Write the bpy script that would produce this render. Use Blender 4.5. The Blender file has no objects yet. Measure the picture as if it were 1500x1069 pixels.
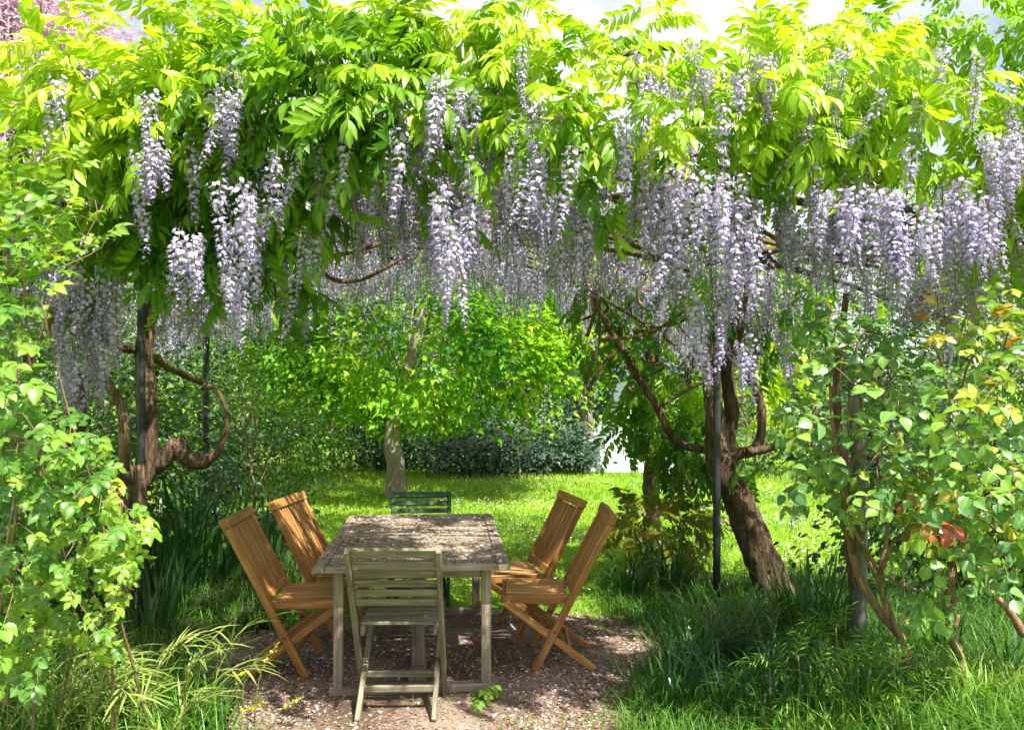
import bpy, bmesh, math
import numpy as np
from mathutils import Matrix, Vector

R = np.random.default_rng(11)
rad = math.radians
sc = bpy.context.scene
col = sc.collection

# ------------------------------------------------------------------ camera
F, H = 1150.0, 1.75            # focal length in photo pixels, eye height
HOR, CX = 563.0, 750.0         # horizon row, centre column
cam = bpy.data.cameras.new('camera')
cam.sensor_width = 36; cam.lens = 36 * F / 1500
cam.shift_y = (HOR - 534.5) / 1500
cam.clip_start = 0.05; cam.clip_end = 3000
co = bpy.data.objects.new('camera', cam); col.objects.link(co)
co.location = (0, 0, H); co.rotation_euler = (rad(90), 0, 0)
sc.camera = co

# ------------------------------------------------------------------ light
SUN_AZ, SUN_EL = rad(136), rad(59)      # azimuth clockwise from +Y
w = bpy.data.worlds.new('World'); sc.world = w; w.use_nodes = True
nt = w.node_tree; nt.nodes.clear()
sky = nt.nodes.new('ShaderNodeTexSky'); sky.sky_type = 'NISHITA'; sky.sun_disc = False
sky.sun_elevation = SUN_EL; sky.sun_rotation = SUN_AZ
sky.air_density = 1.0; sky.dust_density = 5.0; sky.ozone_density = 1.0
bg = nt.nodes.new('ShaderNodeBackground'); bg.inputs[1].default_value = 0.085
out = nt.nodes.new('ShaderNodeOutputWorld')
wtc = nt.nodes.new('ShaderNodeTexCoord'); wmp = nt.nodes.new('ShaderNodeMapping'); wmp.inputs['Scale'].default_value = (1.6, 1.6, 3.2)
wnz = nt.nodes.new('ShaderNodeTexNoise'); wnz.inputs['Scale'].default_value = 1.5; wnz.inputs['Detail'].default_value = 7
wr = nt.nodes.new('ShaderNodeMapRange'); wr.inputs[1].default_value = .34; wr.inputs[2].default_value = .58; wr.inputs[4].default_value = .85
wmx = nt.nodes.new('ShaderNodeMix'); wmx.data_type = 'RGBA'; wmx.inputs[7].default_value = (6.3, 6.35, 6.5, 1)
nt.links.new(wtc.outputs['Generated'], wmp.inputs[0]); nt.links.new(wmp.outputs[0], wnz.inputs['Vector']); nt.links.new(wnz.outputs['Fac'], wr.inputs[0]); nt.links.new(wr.outputs[0], wmx.inputs[0])
nt.links.new(sky.outputs[0], wmx.inputs[6]); nt.links.new(wmx.outputs[2], bg.inputs[0]); nt.links.new(bg.outputs[0], out.inputs[0])
sl = bpy.data.lights.new('sun', 'SUN'); sl.energy = 5.0; sl.angle = rad(0.55); sl.color = (1, .95, .85)
so = bpy.data.objects.new('sun', sl); col.objects.link(so)
sd = Vector((math.sin(SUN_AZ) * math.cos(SUN_EL), math.cos(SUN_AZ) * math.cos(SUN_EL), math.sin(SUN_EL)))
so.rotation_euler = sd.to_track_quat('Z', 'Y').to_euler()
so.location = (6, -6, 12)
sc.view_settings.view_transform = 'Standard'; sc.view_settings.look = 'None'
sc.view_settings.gamma = 1; sc.view_settings.exposure = 1.45
sc.cycles.max_bounces = 10; sc.cycles.diffuse_bounces = 6; sc.cycles.transmission_bounces = 8
sc.cycles.use_denoising = True

# ------------------------------------------------------------------ helpers
def P(x, y, d): return np.array([(x - CX) / F * d, d, H - (y - HOR) / F * d])
def G(x, y): return np.array([(x - CX) / (y - HOR) * H, F * H / (y - HOR), 0.0])
def unit(v): v = np.asarray(v, float); return v / (np.linalg.norm(v, axis=-1, keepdims=True) + 1e-9)

def tag(o, label=None, cat=None, group=None, kind=None):
    if label: o['label'] = label
    if cat: o['category'] = cat
    if group: o['group'] = group
    if kind: o['kind'] = kind
    return o
def thing(name, label, cat, loc=(0, 0, 0), rz=0, group=None):
    o = bpy.data.objects.new(name, None); col.objects.link(o)
    o.location = loc; o.rotation_euler = (0, 0, rz); o.empty_display_size = .1
    o['_o'] = [float(v) for v in loc]
    return tag(o, label, cat, group)
def origin(parent):
    return np.array(parent['_o']) if parent is not None and '_o' in parent else np.zeros(3)

def mesh_np(name, V, T, mat, var=None, tint=None, smooth=False):
    """triangle mesh from numpy arrays"""
    V = np.asarray(V, np.float32).reshape(-1, 3); T = np.asarray(T, np.int32).reshape(-1, 3)
    m = bpy.data.meshes.new(name)
    m.vertices.add(len(V)); m.vertices.foreach_set('co', V.ravel())
    m.loops.add(T.size); m.loops.foreach_set('vertex_index', T.ravel())
    m.polygons.add(len(T)); m.polygons.foreach_set('loop_start', np.arange(0, T.size, 3, dtype=np.int32))
    if smooth: m.polygons.foreach_set('use_smooth', np.ones(len(T), bool))
    for nm, a in (('var', var), ('tint', tint)):
        if a is not None:
            at = m.attributes.new(nm, 'FLOAT', 'POINT'); at.data.foreach_set('value', np.asarray(a, np.float32))
    m.materials.append(mat); m.update(calc_edges=True); m.validate()
    return m
def link(name, mesh, parent=None):
    o = bpy.data.objects.new(name, mesh); col.objects.link(o)
    if parent is not None: o.parent = parent
    return o

class Bag:
    """collects triangle pieces"""
    def __init__(s): s.V, s.T, s.t, s.n = [], [], [], 0
    def add(s, V, T, tint=0.0):
        V = np.asarray(V, float); T = np.asarray(T, int)
        s.V.append(V); s.T.append(T + s.n); s.t.append(np.full(len(V), tint) if np.isscalar(tint) else tint); s.n += len(V)
    def get(s): return np.concatenate(s.V), np.concatenate(s.T), np.concatenate(s.t)

def frame(x, n):
    """matrix columns: x along the leaf, z near n"""
    x = unit(x); n = np.asarray(n, float)
    z = unit(n - (n * x).sum(-1, keepdims=True) * x); y = np.cross(z, x)
    return np.stack([x, y, z], -1)
def xf(V, Mr, o, s=1.0): return (np.asarray(V) * s) @ np.asarray(Mr).T + o

def smooth_path(pts, n):
    p = np.asarray(pts, float); k = len(p)
    q = np.vstack([2 * p[0] - p[1], p, 2 * p[-1] - p[-2]])
    t = np.linspace(0, k - 1 - 1e-6, n); i = t.astype(int); u = (t - i)[:, None]
    a, b, c, d = q[i], q[i + 1], q[i + 2], q[i + 3]
    return .5 * (2 * b + (c - a) * u + (2 * a - 5 * b + 4 * c - d) * u ** 2 + (3 * b - a - 3 * c + d) * u ** 3)
def tube(pts, rads, sides=8, n=None, rough=0.0, rng=R):
    n = n or max(4, len(pts) * 3)
    p = smooth_path(pts, n); r = np.interp(np.linspace(0, 1, n), np.linspace(0, 1, len(rads)), rads)
    tg = unit(np.gradient(p, axis=0)); up = np.array([.31, .22, .92])
    if abs(tg[:, 2]).mean() > .75: up = np.array([.95, .25, .1])
    a = unit(np.cross(tg, up)); b = np.cross(tg, a)
    th = np.linspace(0, 2 * np.pi, sides, endpoint=False)
    rr = r[:, None] * (1 + rough * (np.sin(th[None] * 3 + np.linspace(0, n * .5, n)[:, None]) * .5 + rng.normal(0, .45, (n, sides))))
    V = p[:, None] + rr[..., None] * (np.cos(th)[None, :, None] * a[:, None] + np.sin(th)[None, :, None] * b[:, None])
    V = np.vstack([V.reshape(-1, 3), p[:1], p[-1:]])
    i, j = np.meshgrid(np.arange(n - 1), np.arange(sides), indexing='ij')
    A = i * sides + j; B = i * sides + (j + 1) % sides; C = A + sides; D = B + sides
    T = np.concatenate([np.stack([A, B, D], -1).reshape(-1, 3), np.stack([A, D, C], -1).reshape(-1, 3)])
    s = np.arange(sides); s2 = (s + 1) % sides; N = n * sides
    T = np.concatenate([T, np.stack([s2, s, np.full(sides, N)], -1), np.stack([s + N - sides, s2 + N - sides, np.full(sides, N + 1)], -1)])
    return V, T
def tube_obj(name, pts, rads, mat, parent, sides=8, n=None, rough=0.0):
    V, T = tube(pts, rads, sides, n, rough)
    return link(name, mesh_np(name, V - origin(parent), T, mat, smooth=True), parent)

# ------------------------------------------------------------------ materials
def new_mat(name):
    m = bpy.data.materials.new(name); m.use_nodes = True
    t = m.node_tree; t.nodes.clear()
    return m, t, t.nodes, t.links
def ramp(nd, stops, interp='LINEAR'):
    r = nd.new('ShaderNodeValToRGB'); r.color_ramp.interpolation = interp
    e = r.color_ramp.elements
    while len(e) < len(stops): e.new(.5)
    for k, (p, c) in enumerate(stops): e[k].position = p; e[k].color = (*c, 1)
    return r
def math_node(nd, lk, op, a, b):
    m = nd.new('ShaderNodeMath'); m.operation = op
    for i, v in enumerate((a, b)):
        if isinstance(v, (int, float)): m.inputs[i].default_value = v
        else: lk.new(v, m.inputs[i])
    return m.outputs[0]
def leaf_mat(name, stops, trans=.4, rough=.42, spec=.45, tcol=(1.25, 1.25, .55), attr='var', jit=.16, bump=.0):
    m, t, nd, lk = new_mat(name)
    a = nd.new('ShaderNodeAttribute'); a.attribute_name = attr
    b = nd.new('ShaderNodeAttribute'); b.attribute_type = 'OBJECT'; b.attribute_name = attr
    f = math_node(nd, lk, 'ADD', a.outputs['Fac'], b.outputs['Fac'])
    tc = nd.new('ShaderNodeTexCoord'); nz = nd.new('ShaderNodeTexNoise'); nz.inputs['Scale'].default_value = 38
    nz.inputs['Detail'].default_value = 3
    lk.new(tc.outputs['Object'], nz.inputs['Vector'])
    f = math_node(nd, lk, 'ADD', f, math_node(nd, lk, 'MULTIPLY', math_node(nd, lk, 'SUBTRACT', nz.outputs['Fac'], .5), jit))
    r = ramp(nd, stops); lk.new(f, r.inputs[0])
    if attr == 'var':                                   # paler midrib
        ti = nd.new('ShaderNodeAttribute'); ti.attribute_name = 'tint'; hv = nd.new('ShaderNodeHueSaturation')
        lk.new(math_node(nd, lk, 'ADD', math_node(nd, lk, 'MULTIPLY', math_node(nd, lk, 'POWER', ti.outputs['Fac'], 7.0), .55), .93), hv.inputs['Value']); lk.new(r.outputs[0], hv.inputs['Color']); r = hv
    p = nd.new('ShaderNodeBsdfPrincipled'); p.inputs['Roughness'].default_value = rough
    p.inputs['Specular IOR Level'].default_value = spec
    lk.new(r.outputs[0], p.inputs['Base Color'])
    o = nd.new('ShaderNodeOutputMaterial')
    if trans > 0:
        mx = nd.new('ShaderNodeMix'); mx.data_type = 'RGBA'; mx.blend_type = 'MULTIPLY'; mx.inputs[0].default_value = 1
        lk.new(r.outputs[0], mx.inputs[6]); mx.inputs[7].default_value = (*tcol, 1)
        tr = nd.new('ShaderNodeBsdfTranslucent'); lk.new(mx.outputs[2], tr.inputs[0])
        ms = nd.new('ShaderNodeMixShader'); ms.inputs[0].default_value = trans
        lk.new(p.outputs[0], ms.inputs[1]); lk.new(tr.outputs[0], ms.inputs[2]); lk.new(ms.outputs[0], o.inputs[0])
    else: lk.new(p.outputs[0], o.inputs[0])
    return m
def rough_mat(name, stops, scale=(8, 8, 8), rough=.8, bump=.3, detail=6, spec=.3, dist=0, randoff=True, bscale=None, metal=0, bd=.01):
    m, t, nd, lk = new_mat(name)
    tc = nd.new('ShaderNodeTexCoord'); mp = nd.new('ShaderNodeMapping'); mp.inputs['Scale'].default_value = scale
    lk.new(tc.outputs['Object'], mp.inputs[0])
    if randoff:
        oi = nd.new('ShaderNodeObjectInfo'); v = math_node(nd, lk, 'MULTIPLY', oi.outputs['Random'], 37.0)
        lk.new(v, mp.inputs['Location'])
    nz = nd.new('ShaderNodeTexNoise'); nz.inputs['Scale'].default_value = 1; nz.inputs['Detail'].default_value = detail
    nz.inputs['Roughness'].default_value = .62; nz.inputs['Distortion'].default_value = dist
    lk.new(mp.outputs[0], nz.inputs['Vector'])
    n2 = nd.new('ShaderNodeTexNoise'); n2.inputs['Scale'].default_value = 5; n2.inputs['Detail'].default_value = 4; lk.new(tc.outputs['Object'], n2.inputs['Vector'])
    fac = math_node(nd, lk, 'ADD', nz.outputs['Fac'], math_node(nd, lk, 'MULTIPLY', math_node(nd, lk, 'SUBTRACT', n2.outputs['Fac'], .5), .45))
    r = ramp(nd, stops); lk.new(fac, r.inputs[0])
    oi2 = nd.new('ShaderNodeObjectInfo'); hs_ = nd.new('ShaderNodeHueSaturation'); lk.new(math_node(nd, lk, 'ADD', math_node(nd, lk, 'MULTIPLY', oi2.outputs['Random'], .45), .78), hs_.inputs['Value']); lk.new(r.outputs[0], hs_.inputs['Color'])
    p = nd.new('ShaderNodeBsdfPrincipled'); p.inputs['Roughness'].default_value = rough
    p.inputs['Specular IOR Level'].default_value = spec; p.inputs['Metallic'].default_value = metal
    lk.new(hs_.outputs[0], p.inputs['Base Color'])
    bp = nd.new('ShaderNodeBump'); bp.inputs['Strength'].default_value = bump; bp.inputs['Distance'].default_value = bd
    lk.new(nz.outputs['Fac'], bp.inputs['Height']); lk.new(bp.outputs[0], p.inputs['Normal'])
    o = nd.new('ShaderNodeOutputMaterial'); lk.new(p.outputs[0], o.inputs[0])
    return m

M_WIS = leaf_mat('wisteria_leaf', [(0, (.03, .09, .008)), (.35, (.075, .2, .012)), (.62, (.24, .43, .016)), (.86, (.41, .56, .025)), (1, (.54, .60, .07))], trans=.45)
M_FLOWER = leaf_mat('wisteria_flower', [(0, (.60, .54, .71)), (.4, (.44, .37, .64)), (.75, (.27, .20, .50)), (.86, (.10, .14, .03)), (1, (.14, .18, .04))], trans=.35, rough=.6, spec=.2, tcol=(1.05, 1, 1.05), attr='tint', jit=.5)
M_ROSE = leaf_mat('bush_leaf_bluegreen', [(0, (.035, .12, .035)), (.35, (.10, .24, .065)), (.6, (.20, .36, .06)), (.82, (.44, .46, .06)), (.93, (.42, .22, .03)), (1, (.38, .08, .03))], trans=.3, rough=.3, spec=.6)
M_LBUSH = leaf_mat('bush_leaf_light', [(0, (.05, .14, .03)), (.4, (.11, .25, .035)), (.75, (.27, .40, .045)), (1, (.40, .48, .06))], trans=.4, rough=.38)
M_MAPLE = leaf_mat('maple_leaf', [(0, (.05, .20, .01)), (.5, (.19, .45, .018)), (1, (.48, .62, .04))], trans=.5)
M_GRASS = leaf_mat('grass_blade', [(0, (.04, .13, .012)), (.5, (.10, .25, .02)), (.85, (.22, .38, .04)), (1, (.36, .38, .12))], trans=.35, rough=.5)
M_LAWNB = leaf_mat('lawn_blade', [(0, (.11, .26, .015)), (.5, (.23, .41, .025)), (1, (.42, .52, .05))], trans=.4, rough=.5)
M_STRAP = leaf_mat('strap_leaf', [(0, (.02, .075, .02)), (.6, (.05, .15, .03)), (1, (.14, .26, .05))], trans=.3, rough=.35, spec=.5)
M_REED = leaf_mat('reed_leaf', [(0, (.10, .20, .03)), (.6, (.24, .36, .07)), (1, (.42, .44, .14))], trans=.35)
M_SHRUB = leaf_mat('shrub_leaf', [(0, (.03, .10, .02)), (.5, (.07, .18, .03)), (1, (.18, .30, .05))], trans=.35)
M_DARK = leaf_mat('dark_leaf', [(0, (.02, .055, .02)), (.5, (.04, .10, .035)), (1, (.09, .17, .07))], trans=.25)
M_CONIF = leaf_mat('conifer_needle', [(0, (.02, .055, .035)), (.5, (.045, .095, .06)), (1, (.09, .16, .10))], trans=.15)
M_FAR = leaf_mat('far_leaf', [(0, (.05, .12, .02)), (.5, (.11, .22, .04)), (1, (.22, .34, .07))], trans=.35)
M_PINK = leaf_mat('pink_blossom', [(0, (.10, .17, .05)), (.22, (.14, .2, .06)), (.3, (.50, .25, .38)), (.6, (.66, .44, .58)), (1, (.80, .68, .76))], trans=.3, tcol=(1, 1, 1))
M_OLIVE = leaf_mat('ochre_leaf', [(0, (.08, .13, .015)), (.5, (.2, .25, .02)), (.8, (.38, .32, .03)), (1, (.42, .2, .05))], trans=.5)
M_YEL = leaf_mat('yellow_flower', [(0, (.6, .5, .03)), (1, (.75, .68, .1))], trans=.2)
M_WHITE = leaf_mat('daisy', [(0, (.78, .76, .72)), (1, (.85, .85, .85))], trans=.1)
M_PETAL = leaf_mat('fallen_petal', [(0, (.14, .08, .055)), (.3, (.33, .22, .16)), (.6, (.52, .39, .38)), (1, (.72, .60, .68))], trans=.1, rough=.8, spec=.1)
M_BARK = rough_mat('wisteria_bark', [(.3, (.045, .03, .017)), (.52, (.14, .088, .048)), (.7, (.34, .235, .15))], (48, 48, 5), .85, 1.0, dist=.6, bd=.05)
M_TWIG = rough_mat('twig_bark', [(.3, (.12, .075, .04)), (.7, (.32, .21, .12))], (40, 40, 12), .7, .4)
M_GSTEM = rough_mat('green_stem', [(.3, (.13, .17, .04)), (.7, (.28, .26, .09))], (40, 40, 12), .6, .2)
M_MBARK = rough_mat('maple_bark', [(.3, (.14, .115, .09)), (.7, (.34, .29, .23))], (22, 22, 6), .85, .8, bd=.03)
M_TEAK = rough_mat('teak_wood', [(.22, (.13, .075, .035)), (.36, (.21, .09, .026)), (.54, (.32, .15, .042)), (.76, (.48, .27, .11))], (3, 60, 60), .5, .12, dist=.4, spec=.4)
M_GREYW = rough_mat('weathered_wood', [(.25, (.085, .07, .05)), (.5, (.20, .165, .125)), (.8, (.36, .31, .25))], (2.5, 55, 55), .8, .35, dist=.5)
M_MOSSW = rough_mat('mossy_weathered_wood', [(.25, (.07, .062, .04)), (.5, (.155, .14, .092)), (.8, (.30, .275, .20))], (2.5, 45, 45), .8, .35, dist=.6)
M_GREENW = rough_mat('green_painted_wood', [(.3, (.018, .05, .02)), (.7, (.04, .09, .035))], (3, 40, 40), .5, .15)
M_IRON = rough_mat('black_iron', [(.3, (.012, .014, .016)), (.7, (.03, .033, .036))], (20, 20, 20), .45, .15, spec=.5)
M_POST = rough_mat('grey_green_post', [(.3, (.06, .07, .055)), (.7, (.14, .155, .125))], (18, 18, 3), .7, .3)
M_TENT = rough_mat('white_canvas', [(.3, (.62, .66, .74)), (.7, (.80, .82, .86))], (3, 3, 3), .6, .3)

# ------------------------------------------------------------------ leaf shapes
def leaflet(L, W, fold=.25, droop=.2, det=2):
    if det >= 3:
        V, T = [(0, 0, 0)], []
        st = ((.12, .55), (.34, .98), (.56, .95), (.78, .58))
        for t, hw in st:
            z = -droop * L * t * t; h = hw * W / 2
            V += [(L * t, h, z + fold * h), (L * t, 0, z), (L * t, -h, z + fold * h)]
        V.append((L, 0, -droop * L)); T += [(0, 2, 1), (0, 3, 2)]
        for k in range(3):
            a = 1 + 3 * k; T += [(a, a + 1, a + 4), (a, a + 4, a + 3), (a + 1, a + 2, a + 5), (a + 1, a + 5, a + 4)]
        T += [(10, 11, 13), (11, 12, 13)]
    elif det == 2:
        V = [(0, 0, 0)]
        for t, hw in ((.33, 1.0), (.68, .74)):
            z = -droop * L * t * t; h = hw * W / 2
            V += [(L * t, h, z + fold * h), (L * t, 0, z), (L * t, -h, z + fold * h)]
        V.append((L, 0, -droop * L))
        T = [(0, 2, 1), (0, 3, 2), (1, 2, 5), (1, 5, 4), (2, 3, 6), (2, 6, 5), (4, 5, 7), (5, 6, 7)]
    else:
        t = .42; z = -droop * L * t * t; h = W / 2
        V = [(0, 0, 0), (L * t, h, z + fold * h), (L * t, -h, z + fold * h), (L, 0, -droop * L)]
        T = [(0, 3, 1), (0, 2, 3)]
    return np.array(V, float), np.array(T)
def compound(pairs, Lr, ll, lw, det=2, seed=0, droop=.3, s0=.28, ang=58, hang=.4, wid=.004):
    g = np.random.default_rng(seed); b = Bag()
    s = np.linspace(0, 1, 5)
    c = lambda s: np.array([Lr * s, 0.04 * Lr * math.sin(3 * s + seed), -droop * Lr * s * s])
    pts = np.array([c(v) for v in s])
    if wid:
        L_ = pts + [0, wid / 2, 0]; R_ = pts - [0, wid / 2, 0]
        V = np.stack([L_, R_], 1).reshape(-1, 3); T = []
        for k in range(4): T += [(2 * k, 2 * k + 1, 2 * k + 3), (2 * k, 2 * k + 3, 2 * k + 2)]
        b.add(V, T)
    for k in range(pairs + 1):
        u = s0 + (1 - s0) * k / pairs; o = c(u); tg = unit(c(min(u + .02, 1.02)) - c(u - .02))
        sz = .72 + .38 * math.sin(math.pi * (.25 + .6 * k / pairs))
        for sd_ in ((1, -1) if k < pairs else (0,)):
            a = rad(ang + g.normal(0, 9)) * sd_ * (1 - .25 * k / pairs)
            d = tg * math.cos(a) + np.array([0, 1, 0]) * math.sin(a) + np.array([0, 0, -hang * (1 + g.normal(0, .35))])
            n = np.array([g.normal(0, .18), -sd_ * .1 + g.normal(0, .18), 1])
            V, T = leaflet(ll * sz * g.uniform(.88, 1.1), lw * sz, g.uniform(.15, .5), g.uniform(.1, .4), det)
            b.add(xf(V, frame(d, n), o), T, (np.abs(V[:, 1]) < 1e-6) * float(det >= 2))
    return b.get()
def maple_leaf():
    ang = [180, 128, 118, 78, 58, 30, 0, -30, -58, -78, -118, -128]
    rr = [.05, .42, .3, .72, .4, .52, 1.0, .52, .4, .72, .3, .42]
    V = [(0, 0, 0)] + [(r * math.cos(rad(a)) * .6 + .25, r * math.sin(rad(a)) * .6, -.12 * r * r + (.05 if k % 2 else 0)) for k, (a, r) in enumerate(zip(ang, rr))]
    V[0] = (.15, 0, .02)
    T = [(0, 1 + (k + 1) % 12, 1 + k) for k in range(12)]
    return np.array(V), np.array(T), np.zeros(13)
def raceme(L, n, seed, det=2, wid=.043):
    g = np.random.default_rng(seed); b = Bag()
    bx, by = g.normal(0, .05, 2)
    ax = lambda t: np.array([bx * t * t, by * t * t, -L * t])
    for k in range(5):
        a, c = ax(k / 5), ax((k + 1) / 5); wv = .0025
        b.add([a + [wv, 0, 0], a + [-wv, wv, 0], c + [-wv, wv, 0], c + [wv, 0, 0]], [(0, 1, 2), (0, 2, 3)], .95)
    for k in range(n):
        t = .05 + .95 * ((k + .5) / n) ** .92; th = k * 2.4 + g.normal(0, .3)
        od = np.array([math.cos(th), math.sin(th), 0])
        bud = max(0, (t - .68) / .32)
        r = wid * (1 - .75 * t) * g.uniform(.6, 1.1) + .004; s = .0180 * (1 - .6 * bud) * (1 - .2 * t) * g.uniform(.7, 1.25)
        o = ax(t) + od * r + np.array([0, 0, g.normal(0, .006)])
        up = unit(np.array([0, 0, 1]) + od * g.uniform(-.7, .3) + g.normal(0, .25, 3)); sd_ = unit(np.cross(up, od)); ou = np.cross(sd_, up)
        tn = np.clip(g.uniform(0, .2) + .12 * t + .35 * bud, 0, .7)
        if bud < .75:
            # banner petal folded on its middle
            if det >= 2:
                V = [o + up * s * .25 + ou * s * .12] + [o + sd_ * s * a_ + up * s * b_ - ou * s * c_ for a_, b_, c_ in ((0, -.25, -.05), (.5, -.02, .05), (.66, .42, .2), (.36, .8, .3), (-.36, .8, .3), (-.66, .42, .2), (-.5, -.02, .05))]
                T = [(0, 1 + j, 1 + (j + 1) % 7) for j in range(7)]
            else:
                V = [o - up * s * .2, o + sd_ * s * .62 + up * s * .35 - ou * s * .12, o + up * s * .85 - ou * s * .15, o - sd_ * s * .62 + up * s * .35 - ou * s * .12]
                T = [(0, 1, 2), (0, 2, 3)]
            b.add(V, T, tn)
        # keel and wings
        q = o - up * s * .15
        V = [q, q + sd_ * s * .3 + ou * s * .4 - up * s * .05, q + ou * s * .75 - up * s * .35, q - sd_ * s * .3 + ou * s * .4 - up * s * .05]
        b.add(V, [(0, 1, 2), (0, 2, 3)], min(.74, tn + .36 + .15 * g.random()))
        if det >= 2:
            b.add([ax(t), o, o + [0, 0, -.0015]], [(0, 1, 2)], .9)
    return b.get()
def blade(L, W, bend, seg=5, seed=0, twist=.3):
    """strap leaf growing up +Z then arching to +X"""
    g = np.random.default_rng(seed); p = np.zeros(3); V = []; a = .04
    for k in range(seg + 1):
        t = k / seg; wv = W * .5 * (1 - t ** 2.2) * (.6 + .4 * min(1, t * 4)); tw = twist * t
        sd_ = np.array([-math.sin(tw) * .6, math.cos(tw), 0])
        if k < seg: V += [p + sd_ * wv, p - sd_ * wv]
        else: V += [p.copy()]
        a = .05 + bend * t ** 1.6; p = p + np.array([math.sin(a), 0, math.cos(a)]) * L / seg
    T = []
    for k in range(seg - 1): T += [(2 * k, 2 * k + 1, 2 * k + 3), (2 * k, 2 * k + 3, 2 * k + 2)]
    k = 2 * (seg - 1); T.append((k, k + 1, k + 2))
    return np.array(V), np.array(T), np.zeros(len(V))

# ------------------------------------------------------------------ scattering
def in_view(o):
    d = np.maximum(o[:, 1], .01); x = CX + o[:, 0] / d * F; y = HOR - (o[:, 2] - H) / d * F
    return (o[:, 1] > .3) & (x > -10) & (x < 1510) & (y > -10) & (y < 1080)
def scatter(parent, one, rest, protos, mat, pos, rot, scale, var, n_one, pid=None, smooth=True, lod=None, lod_d=5.0, one_score=None):
    """pos (m,3) world, rot (m,3,3), scale (m), var (m). The n_one pieces that show largest become objects of
    their own, the rest one joined part."""
    pos = np.asarray(pos, float); m = len(pos); o0 = origin(parent)
    scale = np.broadcast_to(np.asarray(scale, float), (m,)); var = np.broadcast_to(np.asarray(var, float), (m,))
    pid = R.integers(0, len(protos), m) if pid is None else pid
    sc_ = scale / np.linalg.norm(pos - [0, 0, H], axis=1) * in_view(pos)
    if one_score is not None: sc_ = sc_ * one_score
    order = np.argsort(-sc_); pick = [i for i in order[:n_one] if sc_[i] > 0]
    if pick:
        ms = [mesh_np(one, V, T, mat, tint=t, smooth=smooth) for V, T, t in protos]
        for i in pick:
            ob = bpy.data.objects.new(one, ms[pid[i]]); col.objects.link(ob); ob.parent = parent
            A = np.eye(4); A[:3, :3] = rot[i] * scale[i]; A[:3, 3] = pos[i] - o0
            ob.matrix_basis = Matrix(A.tolist()); ob['var'] = float(var[i])
    left = np.setdiff1d(np.arange(m), pick)
    if len(left):
        VV, TT, vv, tt, n = [], [], [], [], 0
        for use_lod in ((0, 1) if lod else (0,)):
            ps = lod if use_lod else protos
            for k, (V, T, t) in enumerate(ps):
                far = (pos[left, 1] > lod_d) if lod else np.zeros(len(left), bool)
                sel = left[(pid[left] == k) & (far == bool(use_lod))]
                if not len(sel): continue
                X = np.einsum('mij,vj->mvi', rot[sel] * scale[sel, None, None], V) + (pos[sel] - o0)[:, None]
                VV.append(X.reshape(-1, 3)); TT.append((T[None] + (np.arange(len(sel)) * len(V))[:, None, None]).reshape(-1, 3) + n)
                vv.append(np.repeat(var[sel], len(V))); tt.append(np.tile(t, len(sel))); n += len(sel) * len(V)
        ob = link(rest, mesh_np(rest, np.concatenate(VV), np.concatenate(TT), mat, np.concatenate(vv), np.concatenate(tt), smooth), parent)
        ob['kind'] = 'stuff'
        return ob
def rz_rot(a):
    c, s = np.cos(a), np.sin(a); Z = np.zeros_like(a); O = np.ones_like(a)
    return np.stack([np.stack([c, -s, Z], -1), np.stack([s, c, Z], -1), np.stack([Z, Z, O], -1)], -2)
def leaf_rot(m, out=None, up=.9, spread=.7, droop=.25, rng=R):
    """random leaf frames: leaf axis mostly outward/horizontal and drooping, normal mostly up"""
    d = rng.normal(0, 1, (m, 3)); d[:, 2] *= .4; d = unit(d)
    if out is not None: d = d * spread + unit(out)
    d[:, 2] -= droop
    n = rng.normal(0, 1, (m, 3)) * .45; n[:, 2] += up
    if out is not None: n += unit(out) * .35
    return frame(d, n)

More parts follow.
